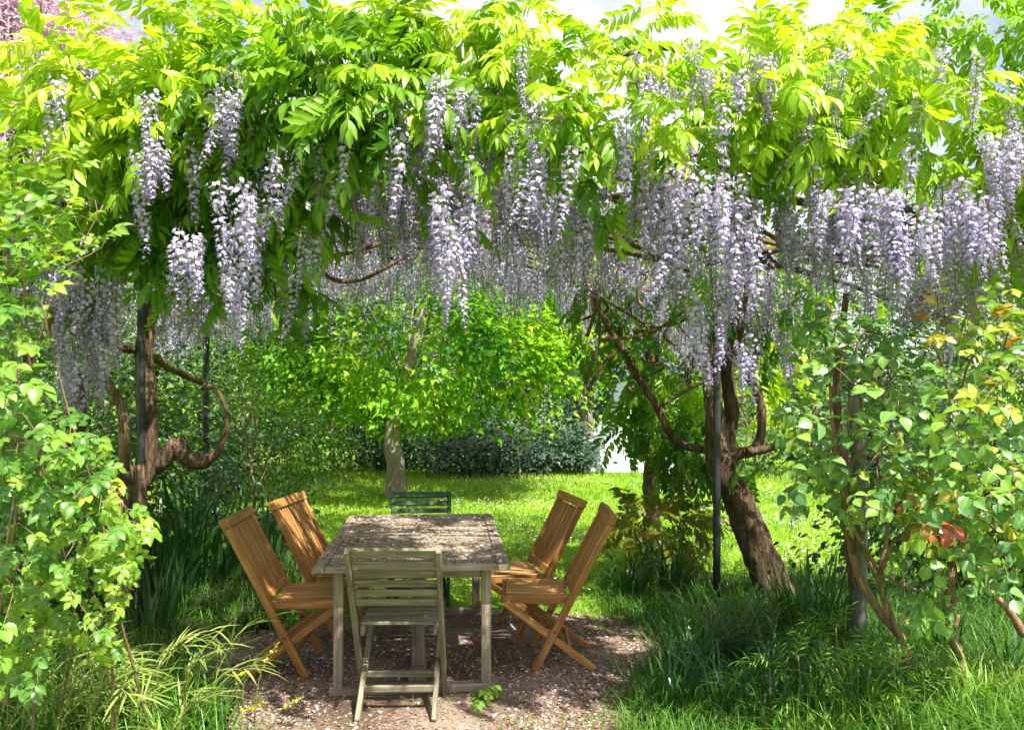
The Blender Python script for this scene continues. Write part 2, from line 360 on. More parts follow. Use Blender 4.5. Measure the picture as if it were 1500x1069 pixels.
# ================================================================== GROUND
def blob_poly(pts, n=160, jit=.05):
    p = smooth_path(list(pts) + [pts[0]], n)[:-1]
    return p + np.c_[R.normal(0, jit, (n - 1, 2)), np.zeros(n - 1)]
GPX = [(275, 990), (300, 945), (380, 928), (500, 905), (700, 898), (860, 903), (955, 925), (968, 955), (935, 1000), (925, 1060), (960, 1250), (780, 1500), (480, 1500), (330, 1200), (345, 1060)]
gpoly = blob_poly([G(*p) for p in GPX])
def inside(pts, poly):
    x, y = pts[:, 0], pts[:, 1]; c = np.zeros(len(pts), bool); px, py = poly[:, 0], poly[:, 1]; j = len(poly) - 1
    for i in range(len(poly)):
        hit = ((py[i] > y) != (py[j] > y)) & (x < (px[j] - px[i]) * (y - py[i]) / (py[j] - py[i] + 1e-12) + px[i]); c ^= hit; j = i
    return c
def ground_mat(name, stops, s1, s2, bump):
    m, t, nd, lk = new_mat(name); tc = nd.new('ShaderNodeTexCoord')
    a = nd.new('ShaderNodeTexNoise'); a.inputs['Scale'].default_value = s1; a.inputs['Detail'].default_value = 6
    b = nd.new('ShaderNodeTexNoise'); b.inputs['Scale'].default_value = s2; b.inputs['Detail'].default_value = 5; b.inputs['Roughness'].default_value = .75
    lk.new(tc.outputs['Object'], a.inputs['Vector']); lk.new(tc.outputs['Object'], b.inputs['Vector'])
    f = math_node(nd, lk, 'ADD', math_node(nd, lk, 'MULTIPLY', a.outputs['Fac'], .5), math_node(nd, lk, 'MULTIPLY', b.outputs['Fac'], .5))
    r = ramp(nd, stops); lk.new(f, r.inputs[0])
    p = nd.new('ShaderNodeBsdfPrincipled'); p.inputs['Roughness'].default_value = .9; p.inputs['Specular IOR Level'].default_value = .15
    lk.new(r.outputs[0], p.inputs['Base Color'])
    bp = nd.new('ShaderNodeBump'); bp.inputs['Strength'].default_value = bump; bp.inputs['Distance'].default_value = .02
    lk.new(b.outputs['Fac'], bp.inputs['Height']); lk.new(bp.outputs[0], p.inputs['Normal'])
    o = nd.new('ShaderNodeOutputMaterial'); lk.new(p.outputs[0], o.inputs[0]); return m
M_LAWN = ground_mat('lawn_ground', [(.35, (.05, .11, .012)), (.5, (.14, .26, .02)), (.65, (.24, .36, .035))], .7, 45, .8)
M_GRAVEL = ground_mat('gravel_soil', [(.36, (.06, .042, .026)), (.48, (.17, .12, .085)), (.62, (.38, .29, .23))], 1.7, 60, 1.0)
M_SOIL = ground_mat('bed_soil', [(.35, (.02, .022, .01)), (.65, (.06, .05, .028))], 2, 40, 1.0)
def sheet(name, poly, z, mat):
    bm = bmesh.new(); bm.faces.new([bm.verts.new((p[0], p[1], z)) for p in poly])
    bmesh.ops.triangulate(bm, faces=bm.faces[:]); m = bpy.data.meshes.new(name); bm.to_mesh(m); bm.free(); m.materials.append(mat)
    if m.polygons[0].normal.z < 0: m.flip_normals()
    return tag(link(name, m), kind='structure')
sheet('lawn', [(-900, -300, 0), (900, -300, 0), (900, 1500, 0), (-900, 1500, 0)], 0, M_LAWN)
lbed = blob_poly([(-5.5, 2.2, 0), (-1.3, 2.6, 0), (-1.55, 4.2, 0), (-1.9, 5.2, 0), (-1.9, 6.3, 0), (-2.1, 8.2, 0), (-3.0, 10.5, 0), (-6, 10, 0)])
rbed = blob_poly([(.8, 5.5, 0), (.9, 4.6, 0), (.7, 3.2, 0), (5, 2.4, 0), (5.2, 6.2, 0), (2.6, 6.9, 0), (1.4, 7.6, 0), (.95, 6.6, 0)])
sheet('flower_bed_left', lbed, .004, M_SOIL); sheet('flower_bed_right', rbed, .004, M_SOIL)
sheet('gravel_patch', gpoly, .009, M_GRAVEL)

# petals and grit lying on the gravel
def petals(name, parent, pts, z, size, label, cat):
    m = len(pts); V = np.array([(-.5, -.35, 0), (.5, -.4, .12), (.55, .3, .0), (-.4, .42, .16), (0, 0, -.04)]); T = np.array([(0, 1, 4), (1, 2, 4), (2, 3, 4), (3, 0, 4)])
    a = R.uniform(0, 6.28, m); d = np.c_[np.cos(a), np.sin(a), R.normal(0, .25, m)]; n = R.normal(0, .35, (m, 3)); n[:, 2] = 1
    Mx = frame(d, n); s = size * (.45 + 1.1 * R.random(m) ** 2)
    p = np.c_[pts, np.full(m, z) + s * .2]
    X = np.einsum('mij,vj->mvi', Mx * s[:, None, None], V) + p[:, None]
    v = np.clip(R.beta(1.1, 1.9, m), 0, 1)
    ob = link(name, mesh_np(name, X.reshape(-1, 3), (T[None] + (np.arange(m) * 5)[:, None, None]).reshape(-1, 3), M_PETAL, np.repeat(v, 5), np.zeros(m * 5)), parent)
    return tag(ob, label, cat, kind='stuff')
pp = np.c_[R.uniform(-2.6, 1.4, 60000), R.uniform(3.6, 6.5, 60000)]
pp = pp[inside(pp + R.normal(0, .09, pp.shape), gpoly)]
dr = np.sin(pp[:, 0] * 3.1 + 1.3 * np.sin(pp[:, 1] * 2.2)) + np.sin(pp[:, 1] * 4.3 + pp[:, 0] * 1.9) + .6 * np.sin(pp[:, 0] * 8.3 - pp[:, 1] * 6.1)
pp = pp[dr + R.normal(0, .9, len(pp)) > -.8]
petals('fallen_petals', None, pp[:34000], .010, .0125, 'fallen lilac and brown petals littering the gravel', 'petals')

# ------------------------------------------------------------------ grass
def blade_field(name, pts, h, wd, mat, label, cat, lean=.5, var0=.15, var1=.85, segs=2):
    m = len(pts); h = h * R.uniform(.55, 1.25, m); a = R.uniform(0, 6.28, m); ln = np.abs(R.normal(0, lean, m)) + .08
    hd = np.c_[np.cos(a), np.sin(a), np.zeros(m)]; sd_ = np.c_[-np.sin(a + R.normal(0, .5, m)), np.cos(a), np.zeros(m)] * (wd * R.uniform(.7, 1.3, m))[:, None]
    p = np.c_[pts, np.zeros(m)]; rows = []
    for t in np.linspace(0, 1, segs + 1):
        c = p + hd * (h * ln * t ** 1.8)[:, None]; c[:, 2] += h * (t - .28 * ln * t * t); wv = sd_ * (1 - t ** 1.5)
        rows += [c + wv, c - wv] if t < 1 else [c]
    X = np.stack(rows, 1); T = []
    for k in range(segs - 1): T += [(2 * k, 2 * k + 1, 2 * k + 3), (2 * k, 2 * k + 3, 2 * k + 2)]
    k = 2 * (segs - 1); T.append((k, k + 1, k + 2)); T = np.array(T); nv = X.shape[1]
    cl = .5 + .5 * np.sin(pts[:, 0] * 2.1 + np.sin(pts[:, 1] * 1.7) * 2)
    v = var0 + (var1 - var0) * np.clip(.35 * cl + .65 * R.random(m), 0, 1)
    ob = link(name, mesh_np(name, X.reshape(-1, 3), (T[None] + (np.arange(m) * nv)[:, None, None]).reshape(-1, 3), mat, np.repeat(v, nv), np.zeros(m * nv), True))
    return tag(ob, label, cat, kind='stuff')
def rnd_wedge(n, y0, y1, x0=-100, x1=1600, power=1.0):
    """points on the ground between two distances, spread over the view and a margin"""
    y = y0 + (y1 - y0) * R.random(n) ** power; u = R.uniform(x0, x1, n)
    return np.c_[(u - CX) / F * y, y]
lp = rnd_wedge(95000, 5.9, 15.5, -50, 1550, .8)
lp = lp[~inside(lp, gpoly) & ~inside(lp, lbed) & ~inside(lp, rbed)]
blade_field('lawn_grass', lp, .075, .0055, M_LAWNB, 'bright short lawn grass behind the table', 'grass', .7, .1, 1.0)
lp = np.c_[R.uniform(-14, 14, 25000), R.uniform(12, 26, 25000)]
blade_field('far_grass', lp, .10, .012, M_LAWNB, 'bright grass at the far side of the lawn', 'grass', .7, .1, 1.0)
lp = rnd_wedge(60000, 3.2, 7.0, 880, 1800)
lp = lp[~inside(lp + R.normal(0, .06, lp.shape), gpoly)]
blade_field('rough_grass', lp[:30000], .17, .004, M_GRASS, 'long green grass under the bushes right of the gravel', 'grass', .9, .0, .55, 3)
lp = rnd_wedge(40000, 3.0, 8.0, -400, 520)
lp = lp[~inside(lp + R.normal(0, .06, lp.shape), gpoly)]
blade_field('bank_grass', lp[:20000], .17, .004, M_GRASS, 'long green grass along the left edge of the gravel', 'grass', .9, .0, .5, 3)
lp = pp[R.integers(0, len(pp), 5200)] + R.normal(0, .02, (5200, 2))
nzv = np.sin(lp[:, 0] * 4.1 + 1) * np.sin(lp[:, 1] * 5.3) + .5 * np.sin(lp[:, 0] * 9 + lp[:, 1] * 7)
lp = lp[(nzv > .55) | ((lp[:, 1] < 4.15) & (nzv > -.1) & (R.random(len(lp)) < .7))]
blade_field('gravel_weeds', lp, .045, .004, M_GRASS, 'sparse short weeds sprouting through the gravel', 'weeds', .8, .1, .8, 2)
lp = rnd_wedge(9000, 3.3, 4.5, -150, 330)
lp = lp[~inside(lp + R.normal(0, .08, lp.shape), gpoly)]
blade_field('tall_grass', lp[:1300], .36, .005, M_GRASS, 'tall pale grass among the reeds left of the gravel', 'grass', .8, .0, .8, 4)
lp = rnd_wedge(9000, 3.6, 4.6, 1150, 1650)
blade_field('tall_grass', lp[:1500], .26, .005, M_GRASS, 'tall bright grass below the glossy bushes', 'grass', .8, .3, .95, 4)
# daisies on the lawn
dp = rnd_wedge(5200, 6.4, 15, 380, 1300, .9); dp = dp[~inside(dp, gpoly) & ~inside(dp, lbed) & ~inside(dp, rbed)]
nzv = np.sin(dp[:, 0] * 1.7 + 2) + np.sin(dp[:, 1] * 2.3 + dp[:, 0]); dp = dp[nzv + R.normal(0, .6, len(dp)) > .1]
V6 = np.array([(0, 0, .2)] + [(math.cos(k), math.sin(k), 0) for k in np.linspace(0, 6.283, 7)[:-1]]); T6 = np.array([(0, 1 + k, 1 + (k + 1) % 6) for k in range(6)])
m = len(dp); X = V6[None] * R.uniform(.009, .017, m)[:, None, None] + np.c_[dp, R.uniform(.05, .085, m)][:, None]
tag(link('daisies', mesh_np('daisies', X.reshape(-1, 3), (T6[None] + (np.arange(m) * 7)[:, None, None]).reshape(-1, 3), M_WHITE, np.repeat(R.random(m), 7))), 'tiny white daisies scattered over the bright lawn', 'daisies', kind='stuff')

# ================================================================== FURNITURE
_bars = {}
def bar_mesh(l, w_, t_, mat, bev):
    k = (round(l, 4), round(w_, 4), round(t_, 4), mat.name, bev)
    if k not in _bars:
        bm = bmesh.new(); bmesh.ops.create_cube(bm, size=1); bmesh.ops.scale(bm, vec=(l, w_, t_), verts=bm.verts)
        bmesh.ops.bevel(bm, geom=bm.edges[:] , offset=bev, segments=1, affect='EDGES')
        m = bpy.data.meshes.new('bar'); bm.to_mesh(m); bm.free(); m.materials.append(mat); _bars[k] = m
    return _bars[k]
def bar(name, p0, p1, w_, t_, mat, parent, up=(0, 0, 1), bev=.004):
    """squared timber from p0 to p1: t_ along up, w_ across"""
    p0, p1 = np.array(p0, float), np.array(p1, float); l = np.linalg.norm(p1 - p0)
    o = link(name, bar_mesh(l, w_, t_, mat, bev), parent); A = np.eye(4); A[:3, :3] = frame(p1 - p0, up); A[:3, 3] = (p0 + p1) / 2
    o.matrix_basis = Matrix(A.tolist()); return o
def dup(root):
    r = root.copy(); col.objects.link(r)
    for ch in root.children:
        c = ch.copy(); col.objects.link(c); c.parent = r
    return r
def folding_chair(name, label, mat, style, h=.92, w_=.50):
    t = thing(name, label, 'chair'); x = w_ / 2 - .02
    top, foot = np.array([-.27, h]), np.array([.20, 0.0])
    q = lambda z: top[0] + (foot[0] - top[0]) * (h - z) / h          # y of the back post at height z
    bn = unit(np.array([0, h, .47]))                                  # normal of the back plane
    for s in (-1, 1):
        bar('back_post', (s * x, top[0], h - .012), (s * x, foot[0], 0.0), .028, .045, mat, t, bn)
        bar('leg', (s * (x - .032), .375, .405), (s * (x - .032), -.17, 0.0), .026, .042, mat, t, (0, .4, .6))
        bar('seat_rail', (s * (x - .034), q(.42) - .01, .425), (s * (x - .034), .40, .430), .024, .05, mat, t)
        V, T = tube([(s * (x + .018), q(.24), .24), (s * (x - .055), q(.24), .24)], [.007, .007], 8, 2)
        link('pivot_bolt', mesh_np('pivot_bolt', V, T, M_IRON), t)
    if style == 'vertical':
        bar('top_rail', (-w_ / 2 - .012, top[0] - .002, h), (w_ / 2 + .012, top[0] - .002, h), .05, .062, mat, t, (0, -.47, h))
        bar('lower_rail', (-x + .014, q(.47), .47), (x - .014, q(.47), .47), .026, .05, mat, t, (0, -.47, h))
        n = 10
        for k in range(n):
            xx = (-x + .045) + (2 * x - .09) * k / (n - 1)
            bar('back_slat', (xx, q(h - .03), h - .03), (xx, q(.485), .485), .024, .012, mat, t, bn, .002)
        for k in range(8):
            xx = (-x + .072) + (2 * x - .144) * k / 7
            bar('seat_slat', (xx, q(.445) + .03, .452), (xx, .375, .458), .038, .016, mat, t, (0, 0, 1), .003)
    else:
        bar('top_rail', (-x + .014, q(h - .03), h - .03), (x - .014, q(h - .03), h - .03), .024, .05, mat, t, (0, -.47, h))
        for k in range(5):
            z = h - .095 - k * .056
            bar('back_slat', (-x + .014, q(z), z), (x - .014, q(z), z), .016, .040, mat, t, (0, -.47, h), .003)
        for k in range(8):
            yy = q(.44) + .045 + k * .047
            bar('seat_slat', (-x + .022, yy, .456), (x - .022, yy, .456), .040, .016, mat, t, (0, 0, 1), .003)
    bar('front_rail', (-x + .047, .388, .43), (x - .047, .388, .43), .022, .045, mat, t)
    bar('stretcher', (-x + .045, -.02, .115), (x - .045, -.02, .115), .02, .035, mat, t)
    bar('stretcher', (-x + .014, q(.14), .14), (x - .014, q(.14), .14), .02, .035, mat, t)
    return t
def put(o, x, y, face):                # face: heading of the sitter, degrees from +Y, anticlockwise
    o.location = (x, y, .010); o.rotation_euler = (0, 0, rad(face)); return o
gA = 'teak folding chairs along the sides of the table'
c1 = folding_chair('folding_chair', 'orange brown teak folding chair left of the table, its back beside the dark iris bed', M_TEAK, 'vertical')
put(c1, -1.43, 4.88, -88); c1['group'] = gA
c2 = put(dup(c1), -1.31, 5.50, -98); c2['label'] = 'orange teak folding chair left of the table next to the lawn, slats dappled with sun'
c3 = put(dup(c1), .335, 5.0, 90); c3['label'] = 'brown teak folding chair right of the table beside the black post and strap leaves'
c4 = put(dup(c1), .16, 5.56, 104); c4['label'] = 'brown teak folding chair right of the table turned slightly, seat pushed under the tabletop'
c5 = folding_chair('folding_chair', 'grey green weathered folding chair with horizontal slats at the gravel end of the table', M_MOSSW, 'horizontal')
put(c5, -.605, 4.22, 1)
c6 = folding_chair('folding_chair', 'dark green slatted folding chair at the lawn end of the table', M_GREENW, 'horizontal', .86)
put(c6, -.735, 6.24, 183)

TC, TR = np.array([-.625, 5.19]), rad(4.9)
tb = thing('dining_table', 'weathered grey wooden garden table strewn with petals amid folding chairs', 'table', (TC[0], TC[1], .009), TR)
tw, tl, th = 1.09, 1.74, .74
for s in (-1, 1):
    bar('top_frame', (s * (tw / 2 - .035), -tl / 2, th - .016), (s * (tw / 2 - .035), tl / 2, th - .016), .07, .032, M_GREYW, tb)
    bar('top_frame', (-tw / 2 + .072, s * (tl / 2 - .035), th - .016), (tw / 2 - .072, s * (tl / 2 - .035), th - .016), .07, .032, M_GREYW, tb)
    bar('apron', (s * (tw / 2 - .13), -tl / 2 + .16, th - .065), (s * (tw / 2 - .13), tl / 2 - .16, th - .065), .024, .06, M_GREYW, tb)
    bar('apron', (-tw / 2 + .16, s * (tl / 2 - .13), th - .066), (tw / 2 - .16, s * (tl / 2 - .13), th - .066), .024, .06, M_GREYW, tb)
    for s2 in (-1, 1):
        bar('leg', (s2 * (tw / 2 - .13), s * (tl / 2 - .13), .03), (s2 * (tw / 2 - .13), s * (tl / 2 - .13), th - .034), .055, .055, M_GREYW, tb, (1, 0, 0))
    bar('foot_bar', (-tw / 2 + .08, s * (tl / 2 - .13), .022), (tw / 2 - .08, s * (tl / 2 - .13), .022), .07, .044, M_GREYW, tb)
bar('centre_post', (.02, -.45, .05), (.02, -.45, th - .035), .075, .05, M_GREYW, tb, (0, 1, 0))
bar('centre_foot', (.02, -.68, .025), (.02, -.22, .025), .10, .05, M_GREYW, tb)
n = 15; pitch = (tl - .15) / n
for k in range(n):
    yy = -tl / 2 + .075 + pitch * (k + .5)
    bar('table_slat', (-tw / 2 + .073, yy, th - .017 + R.normal(0, .0008)), (tw / 2 - .073, yy, th - .017), pitch - .013, .026, M_GREYW, tb, bev=.003)
q = np.c_[R.uniform(-tw / 2 + .02, tw / 2 - .02, 2300), R.uniform(-tl / 2 + .02, tl / 2 - .02, 2300)]
ca, sa = math.cos(TR), math.sin(TR)
petals('table_petals', None, np.c_[q[:, 0] * ca - q[:, 1] * sa, q[:, 0] * sa + q[:, 1] * ca] + TC, th + .011, .015, 'fallen lilac petals lying on the tabletop', 'petals')

# ================================================================== PERGOLA
def xc(Y): return np.interp(Y, [3, 5.5, 8.5], [.05, -.45, -.85])
def hw(Y): return np.interp(Y, [2.5, 4, 6, 9], [3.9, 3.6, 3.0, 2.7])
def zc(X, Y):
    u = np.clip((X - xc(Y)) / hw(Y), -1.15, 1.15)
    return 2.36 + .68 * np.cos(u * np.pi / 2)
pg = thing('pergola', 'black iron pergola of slim posts and hoops buried under wisteria', 'pergola')
posts = [(P(207, 0, 5.56), .028), (P(302, 0, 8.0), .033), (P(1050, 0, 6.15), .030), (P(962, 0, 8.2), .03), (np.array([-3.35, 3.6, 0]), .03), (np.array([3.5, 3.6, 0]), .03)]
for p_, r_ in posts:
    X, Y = p_[0], p_[1]; tube_obj('post', [(X, Y, -.05), (X, Y, 1.2), (X, Y, zc(X, Y) + .02)], [r_, r_], M_IRON, pg, 10, 6)
X, Y, _ = G(1257, 952)
o = tube_obj('post', [(X, Y, -.05), (X + .01, Y, 1.0), (X - .02, Y, 1.75)], [.052, .045], M_POST, pg, 12, 8, .03)
o['label'] = 'thick grey green post beside the glossy bush'
for Y in (4.25, 5.56, 6.9, 8.2):
    xs = np.linspace(xc(Y) - hw(Y), xc(Y) + hw(Y), 15); tube_obj('hoop', np.c_[xs, np.full(15, Y), zc(xs, Y)], [.022, .022], M_IRON, pg, 8, 40)
for u in (-.75, -.4, 0, .4, .75):
    ys = np.linspace(4.1, 8.6, 9); xs = xc(ys) + u * hw(ys); tube_obj('rafter', np.c_[xs, ys, zc(xs, ys) - .03], [.016, .016], M_IRON, pg, 7, 24)

# ================================================================== WISTERIA
vl = thing('wisteria_vine', 'wisteria climbing the left posts, gnarled loops and drooping lilac racemes', 'wisteria', P(190, HOR, 5.6) * [1, 1, 0], group='wisteria over the pergola')
vr = thing('wisteria_vine', 'wisteria with thick leaning trunk beside the right black post', 'wisteria', G(1140, 888), group='wisteria over the pergola')
vb = thing('wisteria_vine', 'slender wisteria with olive leaves on the post by the lawn and white tent', 'wisteria', P(945, HOR, 8.1) * [1, 1, 0], group='wisteria over the pergola')
def px_path(l, d): return [P(a[0], a[1], a[2] if len(a) > 2 else d) for a in l]
def limb(v, l, d, r, name='branch', rough=.12, sides=10):
    pts = px_path(l, d); return tube_obj(name, pts, r, M_BARK, v, sides, len(pts) * 5, rough)
limb(vl, [(176, 930), (178, 850), (184, 780), (196, 725), (212, 690), (217, 620), (213, 560), (211, 510), (228, 440), (250, 370)], 5.65, [.10, .085, .08, .08, .075, .07, .068, .06, .05, .04], 'trunk', .14, 12)
limb(vl, [(208, 700), (180, 690), (150, 697), (112, 690), (70, 650), (45, 600), (40, 520)], 5.55, [.06, .055, .05, .045, .04, .035, .03])
limb(vl, [(212, 692), (238, 676), (258, 652), (270, 668), (296, 678), (322, 655), (334, 615), (322, 578), (300, 562)], 5.7, [.06, .06, .065, .06, .05, .024, .017, .016, .02])
limb(vl, [(300, 562, 7.2), (262, 545, 6.4), (225, 525, 5.8), (195, 512, 5.6), (165, 505, 5.3), (120, 470, 4.9)], 5.7, [.028, .03, .034, .03, .028, .022])
limb(vl, [(60, 690), (85, 655), (112, 640), (121, 600), (112, 550), (88, 510), (75, 465), (100, 420)], 4.6, [.03, .03, .028, .026, .025, .022, .02, .018])
limb(vl, [(180, 690), (182, 640), (175, 590), (150, 545), (130, 470), (150, 400)], 5.3, [.04, .035, .03, .028, .025, .02])
limb(vl, [(190, 800), (206, 740), (204, 680)], 5.5, [.03, .035, .03])
limb(vr, [(1142, 895), (1118, 825), (1088, 745), (1063, 692), (1053, 660), (1045, 600), (1043, 520), (1055, 440), (1040, 360)], 6.4, [.145, .13, .12, .115, .105, .075, .065, .055, .045], 'trunk', .2, 16)
limb(vr, [(1055, 668), (1085, 664), (1108, 655), (1116, 620), (1112, 580), (1092, 540), (1086, 470), (1100, 400)], 6.35, [.06, .05, .042, .036, .032, .03, .028, .02])
limb(vr, [(1095, 662), (1130, 655), (1165, 640), (1200, 600)], 6.3, [.04, .032, .025, .018])
limb(vr, [(1060, 662), (1072, 600), (1066, 540), (1078, 450), (1070, 380)], 6.5, [.075, .06, .055, .05, .04])
limb(vr, [(1045, 660), (1012, 655), (985, 640), (960, 592), (932, 548), (905, 500), (880, 458), (862, 420), (850, 370)], 6.7, [.04, .035, .033, .034, .032, .03, .027, .022, .018])
limb(vr, [(1250, 860, 5.0), (1235, 700, 5.1), (1225, 560, 5.2), (1240, 430, 5.2)], 5, [.03, .03, .025, .02])
limb(vb, [(950, 790), (954, 740), (953, 690), (960, 600), (948, 500), (925, 430), (880, 390)], 8.1, [.09, .08, .075, .06, .05, .045, .03], 'trunk')
limb(vb, [(955, 690), (975, 660), (1005, 600), (1010, 540)], 8.0, [.04, .035, .03, .02])
# pale bare shoots and vines under the roof
for l, d in (([(830, 345), (890, 365), (950, 378), (1010, 398)], 4.8), ([(840, 338), (910, 352), (980, 385)], 4.9), ([(440, 385), (520, 368), (600, 345), (640, 330)], 4.9), ([(470, 372), (480, 405), (520, 412), (560, 395), (600, 372)], 5.3),
             ([(560, 325), (650, 318), (760, 330), (850, 350)], 5.2), ([(900, 85), (960, 70), (1020, 80)], 3.8), ([(1100, 330), (1180, 370), (1260, 390)], 4.6)):
    limb(vl if l[0][0] < 700 else vr, l, d, [.011, .015, .014, .010], 'branch', .08, 7)
for k in range(16):
    x, y = R.uniform(830, 1080), R.uniform(400, 600); l = [(x, y)]
    for j in range(4): x += R.normal(12, 28); y -= R.uniform(5, 45); l.append((x, y))
    limb(vr, l, R.uniform(6, 7.4), [.016, .012, .008, .005], 'branch', .1, 6)
for k in range(46):
    Y0, Y1 = R.uniform(4.1, 8.4, 2); u0, u1 = R.uniform(-.95, .95, 2); u1 = u0 + np.clip(u1 - u0, -.6, .6)
    ys = np.linspace(Y0, Y1, 6); us = np.linspace(u0, u1, 6) + R.normal(0, .05, 6); xs = xc(ys) + us * hw(ys)
    pts = np.c_[xs, ys, zc(xs, ys) + R.normal(.03, .05, 6)]
    tube_obj('branch', pts, [.026, .02, .012], M_BARK, vl if xs.mean() < xc(ys.mean()) else vr, 6, 20, .1)

# gaps in the roof through which the sun falls on these spots (point, radius)
GAPS = [((-.42, 5.12, .74), .22), ((-.24, 5.55, .74), .2), ((-.8, 5.65, .74), .16), ((-.22, 4.75, .74), .10), ((.84, 5.3, 0), .29), ((-1.52, 5.45, .75), .15), ((-1.40, 4.72, .6), .07), ((0, 5.35, .47), .12), ((-.5, 3.95, 0), .14), ((.35, 5.4, .8), .05),
        ((1.9, 4.0, 1.2), .16), ((2.4, 3.9, 1.1), .18), ((2.2, 3.9, 1.6), .14), ((1.65, 6.3, 1.0), .26), ((-2.6, 5.6, 1.3), .1), ((1.6, 4.4, 0), .2), ((-1.8, 6.2, 0), .12), ((-.9, 4.05, .0), .08), ((.25, 4.3, 0), .1), ((2.2, 4.6, .3), .16), ((.6, 6.2, 0), .25)]
GAPS += [((R.uniform(-3, 2), R.uniform(4.3, 8.5), R.uniform(0, 2.2)), R.uniform(.03, .10)) for _ in range(26)]
def light_gaps(p, extra):
    d = np.array(sd); ok = np.ones(len(p), bool)
    for c, r in GAPS:
        v = p - np.array(c); t = v @ d; ok &= ~((t > 0) & (np.linalg.norm(v - t[:, None] * d, axis=1) < r + extra))
    return ok
LEAF = [compound(6, .30, .094, .032, 3, s, .28 + .08 * s) for s in range(5)]
LEAF1 = [compound(5, .30, .10, .040, 1, s, .28 + .08 * s, wid=0) for s in range(5)]
# foliage masses of the front of the roof: photo ellipse -> distance from the canopy's own bulging front
#        x    y    rx   ry  leaves var
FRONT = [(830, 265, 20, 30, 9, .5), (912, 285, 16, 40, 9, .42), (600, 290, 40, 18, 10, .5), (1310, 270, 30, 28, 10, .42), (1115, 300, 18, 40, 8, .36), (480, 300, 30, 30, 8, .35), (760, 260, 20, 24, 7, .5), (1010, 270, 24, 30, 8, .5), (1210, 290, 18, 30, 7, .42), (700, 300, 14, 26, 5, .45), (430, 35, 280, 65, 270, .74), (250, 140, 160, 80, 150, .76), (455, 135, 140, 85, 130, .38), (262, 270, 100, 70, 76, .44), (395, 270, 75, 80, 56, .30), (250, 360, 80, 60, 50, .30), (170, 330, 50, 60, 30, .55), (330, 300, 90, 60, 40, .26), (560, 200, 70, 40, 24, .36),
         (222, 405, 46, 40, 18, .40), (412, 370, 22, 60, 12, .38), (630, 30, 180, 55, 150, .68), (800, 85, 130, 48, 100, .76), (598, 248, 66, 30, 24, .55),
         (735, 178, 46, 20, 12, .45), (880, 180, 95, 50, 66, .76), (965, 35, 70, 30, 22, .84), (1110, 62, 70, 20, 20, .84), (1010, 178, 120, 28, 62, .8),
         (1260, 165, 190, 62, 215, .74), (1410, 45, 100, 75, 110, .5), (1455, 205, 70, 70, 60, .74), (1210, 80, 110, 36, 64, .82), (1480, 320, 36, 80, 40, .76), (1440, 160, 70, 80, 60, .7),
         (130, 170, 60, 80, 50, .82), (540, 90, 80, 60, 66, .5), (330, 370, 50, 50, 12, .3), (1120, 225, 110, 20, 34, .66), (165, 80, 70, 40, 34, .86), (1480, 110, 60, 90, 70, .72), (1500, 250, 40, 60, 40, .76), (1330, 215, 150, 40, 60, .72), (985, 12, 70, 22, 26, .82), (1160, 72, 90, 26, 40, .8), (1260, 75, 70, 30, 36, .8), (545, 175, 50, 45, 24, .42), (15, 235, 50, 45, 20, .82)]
pos, out_, var = [], [], []
for (x, y, rx, ry, n, v) in FRONT:
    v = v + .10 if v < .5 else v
    k = max(2, n // 6)                      # shoots
    a = R.uniform(0, 6.28, k); r = np.sqrt(R.random(k))
    sx, sy = x + rx * r * np.cos(a), y + ry * r * np.sin(a)
    d = 3.32 + np.where(sy < 130, (130 - sy) / 130 * .75, (sy - 130) / 150 * .35) + np.abs(R.normal(0, .28, k)) + .25 * ((sx - 750) / 750) ** 2
    for j in range(k):
        c = P(sx[j], sy[j], d[j]); m = 6 if k > 2 else max(2, n // k)
        o_ = R.normal(0, 1, (m, 3)) * [.8, .6, .45] + [0, -.55, .25]; o_ = unit(o_)
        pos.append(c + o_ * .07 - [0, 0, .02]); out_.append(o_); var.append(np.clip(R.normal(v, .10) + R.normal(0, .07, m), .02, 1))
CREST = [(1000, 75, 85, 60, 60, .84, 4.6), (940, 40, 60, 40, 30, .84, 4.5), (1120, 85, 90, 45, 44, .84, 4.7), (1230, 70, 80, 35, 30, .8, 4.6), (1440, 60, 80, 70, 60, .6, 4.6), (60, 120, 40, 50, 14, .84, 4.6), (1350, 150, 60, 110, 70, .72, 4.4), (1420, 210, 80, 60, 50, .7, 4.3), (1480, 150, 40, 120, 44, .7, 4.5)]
for (x, y, rx, ry, n, v, d) in CREST:
    a = R.uniform(0, 6.28, n); r = np.sqrt(R.random(n)); dd = d + R.normal(0, .2, n); o_ = unit(R.normal(0, 1, (n, 3)) * [.8, .6, .45] + [0, -.4, .25])
    pos.append(np.stack([(x + rx * r * np.cos(a) - CX) / F * dd, dd, H - (y + ry * r * np.sin(a) - HOR) / F * dd], -1)); out_.append(o_); var.append(np.clip(R.normal(v, .1, n), 0, 1))
